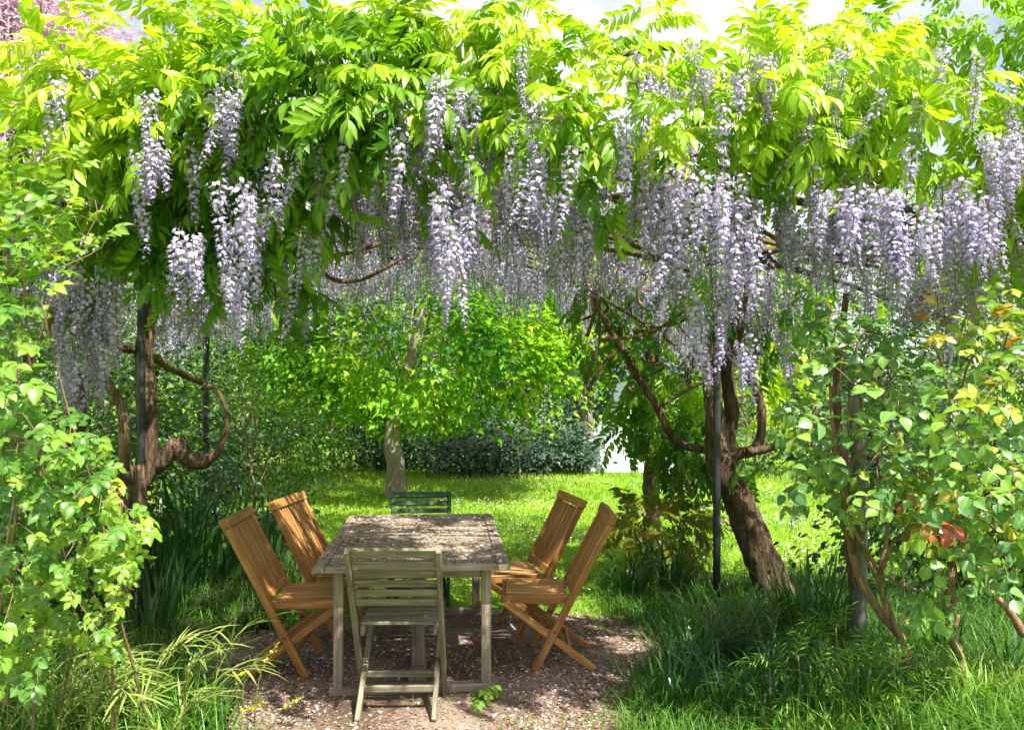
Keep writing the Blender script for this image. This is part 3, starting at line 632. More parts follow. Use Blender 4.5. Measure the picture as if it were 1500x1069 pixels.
# the roof behind and above
n = 2100; Y = R.uniform(3.8, 9.2, n); u = R.uniform(-1.08, 1.08, n); X = xc(Y) + u * hw(Y)
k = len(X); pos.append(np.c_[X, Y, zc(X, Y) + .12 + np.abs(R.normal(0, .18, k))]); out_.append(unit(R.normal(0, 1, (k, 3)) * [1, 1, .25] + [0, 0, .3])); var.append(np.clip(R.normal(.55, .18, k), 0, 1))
n = 160; Y = R.uniform(3.0, 3.8, n); X = R.uniform(-3.6, 4.0, n); zlow = H + .51 * Y + .30  # unseen leaves added above the view to shade the ground below
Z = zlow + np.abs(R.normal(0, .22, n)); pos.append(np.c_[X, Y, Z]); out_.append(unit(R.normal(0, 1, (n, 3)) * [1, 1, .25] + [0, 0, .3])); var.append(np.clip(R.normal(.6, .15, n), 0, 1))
pos, out_, var = np.concatenate(pos), np.concatenate(out_), np.concatenate(var)
keep = light_gaps(pos - [0, 0, .06], .10); pos, out_, var = pos[keep], out_[keep], var[keep]
rot = leaf_rot(len(pos), out_, up=.95, spread=.35, droop=.35)
scl = R.uniform(.55, 1.16, len(pos))
left = pos[:, 0] < xc(pos[:, 1])
lod = dict(lod=LEAF1, lod_d=4.6)
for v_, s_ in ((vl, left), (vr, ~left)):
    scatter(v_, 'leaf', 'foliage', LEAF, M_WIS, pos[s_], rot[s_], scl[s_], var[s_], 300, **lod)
# shaded olive sprays hanging on the vines
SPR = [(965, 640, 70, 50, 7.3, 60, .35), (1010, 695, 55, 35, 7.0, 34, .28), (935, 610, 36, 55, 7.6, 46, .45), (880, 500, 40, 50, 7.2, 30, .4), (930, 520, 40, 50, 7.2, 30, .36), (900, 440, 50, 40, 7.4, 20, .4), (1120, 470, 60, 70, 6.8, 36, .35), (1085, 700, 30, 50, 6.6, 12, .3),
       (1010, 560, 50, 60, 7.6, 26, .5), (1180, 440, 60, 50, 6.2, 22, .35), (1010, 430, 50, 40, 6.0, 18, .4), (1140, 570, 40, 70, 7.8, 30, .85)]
pos, var = [], []
for x, y, rx, ry, d, n, v in SPR:
    a = R.uniform(0, 6.28, n); r = np.sqrt(R.random(n))
    dd = d + R.normal(0, .25, n); pos.append(np.stack([(x + rx * r * np.cos(a) - CX) / F * dd, dd, H - (y - 18 + ry * r * np.sin(a) - HOR) / F * dd], -1)); var.append(np.clip(R.normal(v, .1, n), 0, 1))
pos, var = np.concatenate(pos), np.concatenate(var)
scatter(vb, 'leaf', 'foliage', LEAF, M_WIS, pos, leaf_rot(len(pos), R.normal(0, 1, (len(pos), 3)) * [1, 1, .3], .8, .4, .7), R.uniform(.8, 1.15, len(pos)), var, 170)

RAC = [raceme(.42, 80, s, 2, .038) for s in range(4)] + [raceme(.28, 54, 9, 2, .036), raceme(.55, 96, 10, 2, .038)]
RAC1 = [raceme(.42, 52, s, 1, .048) for s in range(4)] + [raceme(.28, 36, 9, 1, .044), raceme(.55, 62, 10, 1)]
LEN = np.array([.42] * 4 + [.28, .55])
#       x0   x1   ytop ybot  d   n
CL = [(318, 342, 120, 265, 3.25, 3), (318, 378, 255, 470, 3.25, 9), (335, 362, 380, 525, 3.3, 4), (250, 305, 335, 480, 3.4, 7), (198, 255, 195, 320, 3.3, 6), (625, 695, 105, 250, 3.35, 12),
      (640, 675, 270, 440, 3.3, 6), (655, 680, 360, 492, 3.35, 4), (685, 705, 285, 425, 3.4, 4), (75, 175, 385, 560, 3.9, 24), (80, 120, 480, 620, 4.1, 8), (130, 165, 480, 620, 4.1, 7),
      (1030, 1065, 240, 430, 3.3, 8), (980, 1005, 250, 480, 3.4, 8), (1070, 1105, 280, 500, 3.4, 10), (1010, 1030, 420, 580, 3.6, 5), (1085, 1105, 480, 605, 3.6, 5), (1045, 1065, 420, 560, 3.7, 5),
      (1195, 1290, 250, 420, 3.45, 26), (1290, 1320, 270, 465, 3.35, 8), (1345, 1375, 290, 455, 3.35, 7), (1380, 1460, 250, 440, 3.45, 20), (1150, 1180, 300, 420, 3.6, 6), (1440, 1490, 190, 330, 3.4, 10),
      (850, 880, 270, 415, 3.5, 7), (815, 840, 280, 440, 3.7, 6), (920, 970, 250, 380, 3.6, 12), (1010, 1045, 55, 170, 3.4, 8), (1070, 1125, 75, 190, 3.45, 12), (925, 960, 75, 180, 3.5, 8),
      (50, 125, 60, 250, 3.9, 26), (440, 470, 330, 430, 3.7, 6), (415, 440, 390, 520, 4.0, 6), (505, 535, 310, 405, 3.9, 6), (455, 500, 190, 310, 3.5, 8), (780, 830, 160, 250, 3.6, 10), (580, 625, 160, 260, 3.7, 9),
      (700, 770, 110, 270, 3.9, 24), (560, 640, 290, 400, 4.3, 16), (720, 800, 250, 400, 4.2, 22), (1320, 1460, 380, 500, 4.2, 20), (1140, 1160, 480, 600, 5.5, 5), (1150, 1180, 690, 790, 7.0, 6), (240, 300, 430, 500, 4.4, 10), (380, 440, 300, 420, 4.2, 10),
      (1100, 1160, 290, 400, 4.0, 12), (1190, 1260, 300, 440, 4.0, 16), (900, 1000, 90, 180, 3.9, 10)]
pos, L = [], []
for x0, x1, y0, y1, d, n in CL:
    dd = d + R.normal(0, .10, n); xx = R.uniform(x0, x1, n); f = R.uniform(0, .35, n); f[0] = 0
    yt = y0 + (y1 - y0) * f; yb = y1 - (y1 - y0) * R.uniform(0, .35, n) * (np.arange(n) > 0)
    Ln = np.maximum((yb - yt) / F * dd, .16)
    pos.append(np.stack([(xx - CX) / F * dd, dd, H - (yt - HOR) / F * dd], -1)); L.append(np.clip(Ln, .16, .7))
    long = Ln > .62                                       # a long drop is two racemes, one below the other
n = 64; xx = R.uniform(60, 1490, n); yt = R.uniform(60, 250, n); dd = R.uniform(3.2, 3.5, n); pos.append(np.stack([(xx - CX) / F * dd, dd, H - (yt - HOR) / F * dd], -1)); L.append(R.uniform(.22, .46, n))
# under the whole roof
n = 2300; Y = 3.75 + 5.1 * R.random(n) ** .8; u = R.uniform(-1.02, 1.02, n); X = xc(Y) + u * hw(Y)
keep = np.sin(X * 4.1) * np.sin(Y * 3.7 + 1) + R.normal(0, .7, n) > -.55; X, Y, u = X[keep], Y[keep], u[keep]
pos.append(np.c_[X, Y, zc(X, Y) + .06 + R.normal(0, .05, len(X))]); L.append(R.uniform(.28, .62, len(X)))
pos, L = np.concatenate(pos), np.concatenate(L)
keep = light_gaps(pos - np.c_[np.zeros((len(L), 2)), L * .5], .0) | (pos[:, 1] < 3.75); pos, L = pos[keep], L[keep]
pid = np.where(L < .3, 4, np.where(L > .52, 5, R.integers(0, 4, len(L)))); scl = L / LEN[pid]
wsc = np.ones(len(L)); rot = rz_rot(R.uniform(0, 6.28, len(L))) @ frame(np.array([[1, 0, 0]]) + R.normal(0, .05, (len(L), 3)), np.array([[0, 0, 1]]) + R.normal(0, .11, (len(L), 3)))
left = pos[:, 0] < xc(pos[:, 1])
for v_, s_ in ((vl, left), (vr, ~left)):
    scatter(v_, 'raceme', 'flower_mass', RAC, M_FLOWER, pos[s_], rot[s_], scl[s_], 0, 300, pid=pid[s_], smooth=False, lod=RAC1, lod_d=5.2)

# ================================================================== BUSHES
def ell_points(E, dj):
    pos, var = [], []
    for x, y, rx, ry, d, n, v in E:
        a = R.uniform(0, 6.28, n); r = np.sqrt(R.random(n)); dd = d + R.normal(0, dj, n)
        pos.append(np.stack([(x + rx * r * np.cos(a) - CX) / F * dd, dd, H - (y + ry * r * np.sin(a) - HOR) / F * dd], -1)); var.append(np.clip(R.normal(v, .13, n), 0, 1))
    return np.concatenate(pos), np.concatenate(var)
def bush(v, E, bases, protos, mat, smat, dj, n_one, size, n_stem, r0=.016, lodp=None, up=.8, twigs=60):
    pos, var = ell_points(E, dj)
    keep = pos[:, 2] > .06; pos, var = pos[keep], var[keep]
    cen = np.array([P(e[0], e[1], e[4]) for e in E]); mid = pos.mean(0)
    for k in range(n_stem):
        b = np.array(bases[k % len(bases)], float); c = cen[k % len(cen)] + R.normal(0, .05, 3)
        h = c[2] - b[2]; m1 = b + (c - b) * .35 + R.normal(0, .06, 3) + [0, 0, h * .12]; m2 = b + (c - b) * .7 + R.normal(0, .07, 3) + [0, 0, h * .10]
        tube_obj('stem', [b, m1, m2, c], [r0, r0 * .8, r0 * .6, r0 * .3], smat, v, 6, 16, .1)
    sel = R.choice(len(pos), min(twigs, len(pos)), False)
    bg_ = Bag()
    for i in sel:
        c = cen[np.argmin(np.linalg.norm(cen - pos[i], axis=1))] + R.normal(0, .06, 3); a = c + (pos[i] - c) * .2; mdl = (a + pos[i]) / 2 + R.normal(0, .03, 3) + [0, 0, .03]
        V, T = tube([a, mdl, pos[i]], [r0 * .3, r0 * .22, r0 * .1], 4, 6); bg_.add(V - origin(v), T)
    V, T, _ = bg_.get(); o = link('twigs', mesh_np('twigs', V, T, smat, smooth=True), v); o['kind'] = 'stuff'
    scatter(v, 'leaf', 'foliage', protos, mat, pos, leaf_rot(len(pos), (pos - mid) + [0, -.15, .1], up, .9, .2), size * R.uniform(.7, 1.2, len(pos)), var, n_one, lod=lodp, lod_d=6)
ROSEL = [compound(2, .085, .062, .044, 3, s, .15, .3, 66, .15, .003) for s in range(4)]
BIGL = [compound(1, .08, .085, .070, 3, s, .15, .35, 72, .2, .003) for s in range(4)] + [compound(2, .11, .075, .06, 3, 9, .2, .3, 66, .2, .003)]
lb = thing('rose_bush', 'leafy pale green rose bush rising over the reeds left of the dark post', 'bush', (-1.95, 3.2, .004))
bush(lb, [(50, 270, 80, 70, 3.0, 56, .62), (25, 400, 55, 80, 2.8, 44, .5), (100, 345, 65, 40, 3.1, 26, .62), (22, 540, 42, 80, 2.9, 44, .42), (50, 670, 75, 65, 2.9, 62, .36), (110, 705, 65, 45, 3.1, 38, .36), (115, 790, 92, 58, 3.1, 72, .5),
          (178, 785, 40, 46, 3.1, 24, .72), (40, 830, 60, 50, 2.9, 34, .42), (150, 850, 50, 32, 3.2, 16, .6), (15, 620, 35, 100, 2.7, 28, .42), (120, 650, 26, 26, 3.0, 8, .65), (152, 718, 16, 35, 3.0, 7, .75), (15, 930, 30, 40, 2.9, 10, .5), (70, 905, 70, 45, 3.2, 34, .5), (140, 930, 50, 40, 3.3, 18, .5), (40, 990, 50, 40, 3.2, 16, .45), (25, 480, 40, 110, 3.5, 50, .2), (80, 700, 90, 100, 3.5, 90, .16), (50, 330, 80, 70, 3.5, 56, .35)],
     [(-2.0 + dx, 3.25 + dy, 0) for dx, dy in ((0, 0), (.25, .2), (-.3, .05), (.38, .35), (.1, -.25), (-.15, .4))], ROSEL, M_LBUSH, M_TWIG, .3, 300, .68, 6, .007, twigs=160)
def main_stems(v, L_):
    for l, d, r in L_: tube_obj('stem', px_path(l, d), r, M_TWIG, v, 8, len(l) * 5, .1)
rb1 = thing('glossy_bush', 'glossy round leaved bush with red shoots beside the grey green post', 'bush', G(1335, 990))
main_stems(rb1, [([(1335, 1005), (1322, 940), (1285, 890), (1255, 835), (1243, 770), (1240, 690)], 4.55, [.03, .028, .026, .024, .02, .014]), ([(1318, 935), (1290, 860), (1262, 800), (1245, 770), (1210, 740)], 4.5, [.016, .014, .012, .01, .008]), ([(1300, 905), (1290, 840), (1300, 770), (1280, 690)], 4.4, [.014, .012, .01, .008])])
bush(rb1, [(1235, 520, 75, 60, 4.1, 30, .38), (1300, 565, 65, 55, 4.0, 30, .5), (1205, 640, 65, 60, 4.1, 36, .42), (1290, 655, 80, 65, 4.0, 50, .44), (1220, 720, 60, 40, 4.1, 26, .46), (1320, 745, 65, 55, 4.1, 34, .58), (1180, 600, 30, 60, 4.2, 14, .5), (1240, 465, 50, 35, 4.3, 10, .35), (1330, 850, 40, 50, 4.2, 14, .5)],
     [P(1243, 770, 4.5), P(1250, 810, 4.5), P(1290, 840, 4.4)], BIGL, M_ROSE, M_TWIG, .3, 300, .8, 11, .012, twigs=90)
rb2 = thing('glossy_bush', 'glossy bush with yellow and orange young leaves at the grassy right edge', 'bush', G(1415, 1015))
main_stems(rb2, [([(1416, 1020), (1405, 960), (1386, 905), (1392, 840), (1396, 760), (1390, 680)], 4.5, [.03, .026, .024, .022, .018, .012]), ([(1390, 900), (1405, 870), (1440, 862), (1475, 890), (1500, 930)], 4.45, [.016, .016, .018, .02, .024]), ([(1405, 965), (1398, 930), (1402, 900)], 4.4, [.02, .018, .015]), ([(1395, 800), (1365, 770), (1358, 700), (1330, 620)], 4.3, [.013, .012, .01, .007]), ([(1440, 862), (1470, 800), (1500, 760)], 4.4, [.013, .012, .008])])
bush(rb2, [(1400, 600, 65, 65, 3.9, 40, 0.47), (1460, 560, 55, 65, 3.8, 28, 0.64), (1380, 690, 65, 65, 3.9, 50, 0.52), (1450, 690, 60, 75, 3.8, 50, 0.58), (1400, 790, 65, 55, 4.0, 38, 0.54), (1470, 800, 45, 65, 3.9, 32, 0.54), (1380, 475, 30, 60, 4.0, 12, 0.80), (1430, 490, 40, 40, 3.9, 12, 0.72), (1390, 880, 45, 50, 4.1, 16, 0.47), (1470, 470, 40, 60, 3.9, 14, 0.72), (1360, 750, 40, 50, 3.9, 18, 0.80), (1550, 640, 60, 120, 3.8, 60, 0.52)],
     [P(1396, 760, 4.45), P(1392, 830, 4.45), P(1470, 800, 4.4)], BIGL, M_ROSE, M_TWIG, .3, 300, .8, 12, .012, twigs=90)

# reeds at bottom left
rd = thing('reed_clump', 'pale bamboo like reeds arching over the gravel edge', 'reeds', (-1.75, 3.95, .004))
V, T = leaflet(.17, .011, .2, .35, 2); REED = [(V, T, np.zeros(len(V)))]
pos, rot, scl, var = [], [], [], []
for k in range(64):
    b = np.array([-2.1, 3.8, 0]) + R.normal(0, 1, 3) * [.36, .25, 0]; h = R.uniform(.2, .58); a = R.uniform(-.9, .9) if R.random() < .7 else R.uniform(0, 6.28); ln = R.uniform(.15, .75) * h
    dv = np.array([math.cos(a), math.sin(a), 0]); pts = [b, b + dv * ln * .2 + [0, 0, h * .5], b + dv * ln * .6 + [0, 0, h * .85], b + dv * ln * 1.15 + [0, 0, h * .93]]
    tube_obj('culm', pts, [.0035, .003, .0015], M_GSTEM, rd, 4, 9)
    pth = smooth_path(pts, 16)
    for j in range(4, 16):
        tg = unit(pth[j] - pth[j - 1]); sd_ = unit(np.cross(tg, [0, 0, 1])) * (1 if j % 2 else -1)
        pos.append(pth[j]); rot.append(frame(tg * .9 + sd_ * R.uniform(.3, .8) + R.normal(0, .2, 3), [R.normal(0, .3), R.normal(0, .3), 1])); scl.append(R.uniform(.7, 1.25)); var.append(R.uniform(.15, .95))
scatter(rd, 'leaf', 'foliage', REED, M_REED, np.array(pos), np.array(rot), np.array(scl), np.array(var), 300)

# strap leaved clumps
UPB = [blade(1, .040, b_, 5, s) for s, b_ in enumerate((.25, .5, .9, 1.5))]
ARB = [blade(1, .028, b_, 7, s) for s, b_ in enumerate((1.7, 2.1, 2.5, 1.3))]
def clump(name, label, cat, base, n, L, spread, protos, mat, v, group, n_one=40, wsc=1.0):
    t = thing(name, label, cat, base, group=group); a = R.uniform(0, 6.28, n); r = spread * np.sqrt(R.random(n))
    pos = np.array(base)[None] + np.c_[r * np.cos(a), r * np.sin(a), np.full(n, -.01)]
    rot = rz_rot(a + R.normal(0, .6, n)); tilt = frame(np.array([[1., 0, 0]]) + np.c_[np.zeros((n, 2)), -np.abs(R.normal(0, .18, n))], np.array([[0, 0, 1.]]) + np.zeros((n, 3)))
    scatter(t, 'blade', 'blade_mass', protos, mat, pos, rot @ tilt, L * R.uniform(.6, 1.15, n), np.clip(R.normal(v, .16, n), 0, 1), n_one); return t
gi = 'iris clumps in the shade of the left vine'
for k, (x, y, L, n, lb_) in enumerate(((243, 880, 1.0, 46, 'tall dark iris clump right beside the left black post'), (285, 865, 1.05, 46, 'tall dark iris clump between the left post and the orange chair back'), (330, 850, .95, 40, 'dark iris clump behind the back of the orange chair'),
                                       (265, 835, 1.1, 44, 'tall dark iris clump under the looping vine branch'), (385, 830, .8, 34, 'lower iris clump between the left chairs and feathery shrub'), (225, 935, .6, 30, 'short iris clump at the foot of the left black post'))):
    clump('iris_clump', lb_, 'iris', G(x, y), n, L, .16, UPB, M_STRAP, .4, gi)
gd = 'strap leaved clumps around the right trunk and bushes'
for x, y, L, n, pr, v, lb_ in ((1185, 945, .62, 50, UPB, .55, 'upright iris clump left of the grey green post'), (1150, 925, .55, 36, UPB, .55, 'upright iris clump at the foot of the leaning trunk'), (1225, 930, .6, 36, UPB, .45, 'iris clump tucked against the grey green post'),
                              (1010, 1000, .62, 60, ARB, .3, 'floppy dark strap leaf clump spilling onto the gravel edge'), (1075, 985, .66, 60, ARB, .35, 'arching strap leaf clump between gravel and upright irises'), (1130, 1000, .6, 50, ARB, .4, 'arching strap leaf clump in front of the upright irises'),
                              (925, 880, .7, 64, ARB, .25, 'dark arching strap leaf clump behind the right chairs'), (985, 875, .72, 64, ARB, .25, 'dark arching strap leaf clump left of the right black post'), (1030, 930, .45, 40, ARB, .6, 'small sunlit strap leaf clump before the right black post'),
                              (1440, 1050, .5, 46, ARB, .75, 'pale arching grass clump under the yellow leaved bush'), (1260, 1055, .45, 40, ARB, .6, 'bright arching grass clump before the grey green post'), (1380, 960, .5, 40, ARB, .5, 'arching clump between the two glossy bushes'),
                              (985, 1045, .5, 54, ARB, .3, 'dark floppy clump at the front edge of the gravel'), (1060, 1050, .55, 54, ARB, .32, 'dark floppy clump between gravel front and feathery herb'), (1120, 1060, .5, 48, ARB, .4, 'floppy green clump left of the first feathery herb'), (1200, 1050, .5, 48, ARB, .45, 'floppy green clump between two feathery herbs'),
                              (1330, 1040, .5, 44, ARB, .45, 'floppy clump at the foot of the red shooted bush'), (1480, 1000, .55, 48, ARB, .5, 'floppy clump behind the yellow leaved bush stems')):
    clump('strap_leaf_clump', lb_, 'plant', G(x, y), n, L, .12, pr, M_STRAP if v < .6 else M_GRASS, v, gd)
# leafy herb at bottom right
HERB = [compound(4, .15, .07, .011, 2, s, .3, .1, 55, .2) for s in range(3)]
for x, y, lb_ in ((1170, 1050, 'feathery bright green herb growing beside the gravel'), (1225, 1000, 'feathery green herb in front of the grey green post'), (1310, 1060, 'feathery green herb below the red shooted bush')):
    t = thing('leafy_herb', lb_, 'plant', G(x, y)); n = 34; b = G(x, y)
    tube_obj('stem', [b, b + [0.01, 0, .15], b + [0, .01, .32]], [.006, .004], M_GSTEM, t, 6, 6)
    pos = b[None] + np.c_[R.normal(0, .09, (n, 2)), R.uniform(.06, .36, n)]
    scatter(t, 'leaf', 'foliage', HERB, M_GRASS, pos, leaf_rot(n, (pos - b) * [1, 1, .4] + [0, 0, .03], .9, .3, .05), R.uniform(.6, 1, n), R.uniform(.3, .75, n), 34)
# ochre leaved peony behind the right chairs
pe = thing('peony', 'ochre and olive leaved peony above strap leaves left of the right post', 'plant', G(975, 850))
PEO = [compound(3, .2, .11, .042, 2, s, .35, .3, 60, .35) for s in range(3)]
bush(pe, [(955, 765, 50, 26, 7.0, 46, .5), (920, 775, 26, 20, 6.9, 16, .6), (1005, 760, 36, 26, 7.1, 30, .35), (985, 800, 40, 22, 7.0, 22, .6)], [G(975, 850), G(965, 855), G(990, 848)], PEO, M_OLIVE, M_GSTEM, .18, 114, 1.0, 12, .012, twigs=30)
# stalks with small yellow flowers
g6 = np.random.default_rng(3)
for x, y, hx, hy, lb_ in ((372, 1062, 408, 940, 'tall yellow flowered stalk leaning across the gravel before the left chair'), (395, 1090, 445, 1020, 'short yellow flowered stalk curling over the gravel'), (350, 1040, 358, 985, 'small yellow flowered stalk at the grass edge'), (335, 1085, 385, 1030, 'bent yellow flowered stalk rising from the reeds')):
    b = G(x, y); e = P(hx, hy, b[1] - .05); t = thing('yellow_flower_stalk', lb_, 'flower', b)
    mid = (b + e) / 2 + [-.03, 0, .05]; tube_obj('stalk', [b, mid, e], [.004, .003, .002], M_GSTEM, t, 5, 8)
    pth = smooth_path([b, mid, e], 30)
    for j in range(14):
        c = pth[16 + j] + R.normal(0, .007, 3); V = V6 * .009; o = link('blossom', mesh_np('blossom', xf(V, frame(R.normal(0, 1, 3), R.normal(0, 1, 3)), c - b), T6, M_YEL, np.full(7, R.random())), t)
# small weed on the gravel
b = G(703, 1030); t = thing('small_weed', 'small bright green weed on the gravel beside the table leg', 'plant', b); n = 9
scatter(t, 'leaf', 'foliage', ROSEL, M_LBUSH, b[None] + np.c_[R.normal(0, .03, (n, 2)), R.uniform(.02, .09, n)], leaf_rot(n, R.normal(0, 1, (n, 3)) * [1, 1, .2], .9, .3, 0), np.full(n, .7), R.uniform(.4, .7, n), 9)

# ================================================================== TREES AND SHRUBS BEHIND
MAP = [maple_leaf()]
V, T = leaflet(1, .55, .25, .2, 2); OV2 = [(V, T, np.zeros(len(V)))]
V, T = leaflet(1, .55, .3, .2, 1); OV1 = [(V, T, np.zeros(len(V)))]
def crown_pts(c, r, n, clumps, tight=.3, shell=.55):
    d = unit(R.normal(0, 1, (clumps, 3))); k = np.array(c) + d * (shell + (1 - shell) * R.random((clumps, 1)) ** .5) * np.array(r)
    i = R.integers(0, clumps, n); s = tight * np.array(r) * R.uniform(.6, 1.3, (clumps, 1))[i]
    return k, k[i] + R.normal(0, 1, (n, 3)) * s * .6, i
def tree(name, label, cat, base, trunk_h, tr, c, r, n, clumps, protos, mat, bark, size, v=.5, n_one=0, group=None, tight=.3, shell=.55, limbs=10, zmin=.1, droop=.25, vs=.16, up=.8, limb_r=.35):
    base = np.array(base, float); t = thing(name, label, cat, base, group=group); k, pos, idx = crown_pts(base + c, r, n, clumps, tight, shell)
    ok = pos[:, 2] > zmin; pos, idx = pos[ok], idx[ok]
    tube_obj('trunk', [base - [0, 0, .1], base + [.02, 0, trunk_h * .4], base + [-.02, .02, trunk_h], base + np.array(c) * [1, 1, .9] + [0, 0, r[2] * .3]], [tr * 1.25, tr, tr * .85, tr * .25], bark, t, 10, 16, .06)
    hs = base + [0, 0, trunk_h]
    for j in range(limbs):
        e = k[j % len(k)]; f = R.uniform(0, .45); s = hs + (base + np.array(c) - hs) * f
        tube_obj('limb', [s, (s + e) / 2 + R.normal(0, .08, 3) * r[0] * .5 + [0, 0, .08 * r[2]], e], [tr * limb_r, tr * limb_r * .6, tr * .1], bark, t, 6, 10, .06)
    cv = R.normal(v, vs, clumps)[idx]
    scatter(t, 'leaf', 'crown', protos, mat, pos, leaf_rot(len(pos), pos - (base + c), up, .8, droop), size * R.uniform(.65, 1.2, len(pos)), np.clip(cv + R.normal(0, .12, len(pos)), 0, 1), n_one)
    return t
tree('maple_tree', 'young maple with pale grey trunk standing on the lawn behind the table', 'tree', G(578, 728), 1.15, .145, (.45, .1, 2.7), (2.75, 2.2, 1.75), 15000, 150, MAP, M_MAPLE, M_MBARK, .185, .52, 300, tight=.19, shell=.45, limbs=9, zmin=.9, limb_r=.16, vs=.26)
LG = 'shrubs along the far edge of the lawn'
SH = [(470, 694, 1.7, 1.5, 1.7, M_SHRUB, .13, 3000, 'light leafed shrub at the lawn edge left of the maple trunk'), (640, 699, 1.5, 1.3, .8, M_DARK, .12, 3600, 'low dark shrub spreading behind the maple trunk'), (745, 700, 1.4, 1.2, 1.25, M_CONIF, .10, 3200, 'low bluish dark shrub on the lawn edge below the maple boughs'),
      (820, 698, 1.0, 1.0, .7, M_CONIF, .10, 2400, 'low blue green shrub beside the white tent'), (560, 688, 1.6, 1.4, 2.2, M_DARK, .12, 3000, 'dense green shrub behind the maple trunk'), (330, 708, 1.8, 1.5, 2.6, M_SHRUB, .12, 3400, 'tall leafy shrub at the left end of the lawn'),
      (1330, 706, 2.4, 1.5, 1.5, M_DARK, .12, 3600, 'dark shrub beyond the lawn behind the glossy bushes'), (1130, 700, 1.6, 1.4, 1.8, M_FAR, .12, 2800, 'bright leafy shrub beyond the leaning wisteria trunk'), (1500, 700, 2.4, 1.8, 2.6, M_FAR, .13, 3000, 'tall green shrub at the right end of the lawn'), (170, 720, 2.2, 1.6, 2.8, M_SHRUB, .12, 3600, 'tall shrub beyond the left vine')]
for x, y, rx, ry, hz, mt, s, n, lb_ in SH:
    b = G(x, y) + [0, 1.0, 0]
    tree('shrub', lb_, 'shrub', b, hz * .25, .05, (0, 0, hz * .52), (rx, ry, hz * .55), n, 34, OV2, mt, M_TWIG, s, .5, 0, LG, .34, .5, 8, .03)
# feathery shrub between the iris bed and the lawn
tree('feathery_shrub', 'feathery mid green shrub at the lawn edge behind the left chairs', 'shrub', P(375, HOR, 9.0) * [1, 1, 0], .4, .03, (0, 0, 1.15), (.85, .8, 1.1), 6500, 46, OV2, M_SHRUB, M_TWIG, .05, .6, 200, tight=.3, shell=.4, limbs=14, zmin=.05)
tree('leafy_shrub', 'dark leafy shrub in the shade under the looping wisteria branch', 'shrub', P(190, HOR, 7.8) * [1, 1, 0], .4, .04, (0, 0, 1.0), (1.3, .9, 1.05), 4600, 40, OV2, M_DARK, M_TWIG, .08, .55, 150, tight=.3, shell=.4, limbs=10, zmin=.05)
tree('leafy_shrub', 'tall green shrub behind the left bush and wisteria', 'shrub', P(20, HOR, 6.2) * [1, 1, 0], .5, .05, (0, 0, 1.5), (1.2, .9, 1.5), 5200, 44, OV2, M_SHRUB, M_TWIG, .085, .6, 150, tight=.3, shell=.4, limbs=10, zmin=.05)
tree('leafy_shrub', 'dark leafy shrub in shade behind the yellow leaved bush', 'shrub', P(1420, HOR, 6.6) * [1, 1, 0], .5, .05, (0, 0, .95), (1.5, .8, 1.0), 4600, 40, OV2, M_DARK, M_TWIG, .085, .5, 120, tight=.3, shell=.4, limbs=10, zmin=.05)
# conifers and tall trees beyond
tree('conifer_tree', 'blue green conifer standing behind the white tent', 'tree', P(860, HOR, 21) * [1, 1, 0], 1, .2, (0, 0, 3.2), (2.2, 2, 3.2), 4200, 50, OV1, M_CONIF, M_MBARK, .2, .5, 0, tight=.25, droop=.5)
tree('conifer_tree', 'dark conifer behind the maple crown', 'tree', P(690, HOR, 21) * [1, 1, 0], 1, .2, (0, 0, 2.6), (2.6, 2, 2.7), 4200, 50, OV1, M_DARK, M_MBARK, .2, .45, 0, tight=.25, droop=.5)
BG = [(-60, 24, 4.5, 8.0, M_FAR, 'big pale green tree towering behind the pink blossom'), (150, 21, 3.6, 6.6, M_FAR, 'pale green tree just right of the pink blossom'), (330, 24, 3.6, 6.0, M_DARK, 'green tree beyond the feathery shrub'), (500, 25, 3.2, 5.2, M_DARK, 'dark tree behind the left half of the maple crown'),
      (600, 27, 3.4, 5.6, M_DARK, 'green tree directly behind the maple trunk'), (770, 28, 3.4, 5.6, M_DARK, 'dark tree between the two conifers, far beyond the lawn'), (960, 26, 3.2, 5.6, M_CONIF, 'pale green tree beyond the right side of the white tent'), (1090, 24, 3.0, 5.4, M_FAR, 'pale green tree far behind the leaning wisteria trunk'),
      (1240, 25, 3.4, 6.2, M_SHRUB, 'green tree far behind the grey green post'), (1400, 23, 3.4, 7.0, M_FAR, 'pale green tree far behind the yellow leaved bush'), (1570, 22, 4.0, 9.0, M_FAR, 'tallest pale green tree beyond the right end of the lawn'), (-330, 20, 4, 8, M_SHRUB, 'green tree left of the big pale tree'), (1850, 20, 4, 8, M_SHRUB, 'green tree right of the tallest pale tree')]
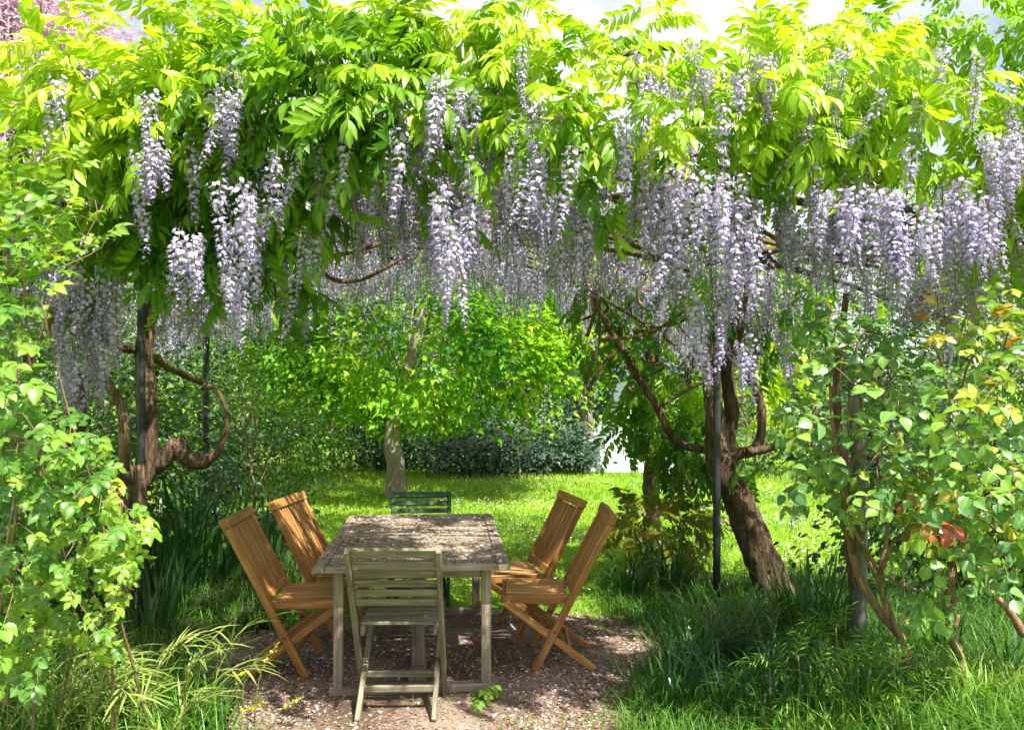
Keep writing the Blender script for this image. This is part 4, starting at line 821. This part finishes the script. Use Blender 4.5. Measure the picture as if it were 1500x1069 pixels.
for x, d, r_, h_, mt, lb_ in BG:
    tree('garden_tree', lb_, 'tree', P(x, HOR, d) * [1, 1, 0], h_ * .2, .2, (0, 0, h_ * .52), (r_, r_ * .8, h_ * .5), 4400, 44, OV1, mt, M_MBARK, .24, .5, 0, 'trees beyond the lawn', .3, .5, 9, .05)
tree('blossom_tree', 'pink blossoming tree rising behind the left end of the wisteria roof', 'tree', P(20, HOR, 10.5) * [1, 1, 0], 2.0, .12, (0, 0, 5.5), (2.0, 1.5, 2.1), 15000, 70, OV1, M_PINK, M_MBARK, .10, .55, 200, tight=.28, shell=.4, limbs=14)
# tent
b = G(884, 693); tn = thing('tent', 'white canvas ridge tent at the far edge of the lawn', 'tent', b)
hT, wT, lT = 1.75, 1.0, 2.6; n = 14
for s, nm in ((-1, 'canvas_side'), (1, 'canvas_side')):
    V, T = [], []
    for i in range(n):
        for j in range(9):
            f = j / 8; y = lT * i / (n - 1); sag = .10 * math.sin(math.pi * f) * (1 - .35 * math.cos(2 * math.pi * i / 4.2))
            V.append((.62 + s * (wT * f ** 1.15 - sag * .6), y, hT * (1 - f) - sag * .5 + .02))
    for i in range(n - 1):
        for j in range(8): a = i * 9 + j; T += [(a, a + 1, a + 10), (a, a + 10, a + 9)]
    link(nm, mesh_np(nm, V, T, M_TENT, smooth=True), tn)
for s in (-1, 1):
    V, T = [], []
    for j in range(9):
        f = j / 8; sag = .10 * math.sin(math.pi * f) * .65
        V += [(.62 + s * (wT * f ** 1.15 - sag * .6), .012, hT * (1 - f) - sag * .5 + .015), (.62 + s * .01, .012 + .05 * math.sin(f * 9), hT * (1 - f) + .01)]
    for j in range(8): T += [(2 * j, 2 * j + 1, 2 * j + 3), (2 * j, 2 * j + 3, 2 * j + 2)]
    link('door_flap', mesh_np('door_flap', V, T, M_TENT, smooth=True), tn)
tube_obj('pole', [b + [.62, -.02, 0], b + [.62, -.02, 1], b + [.62, -.02, hT + .12]], [.02, .02], M_GREYW, tn, 8, 4)
bpy.context.view_layer.update()
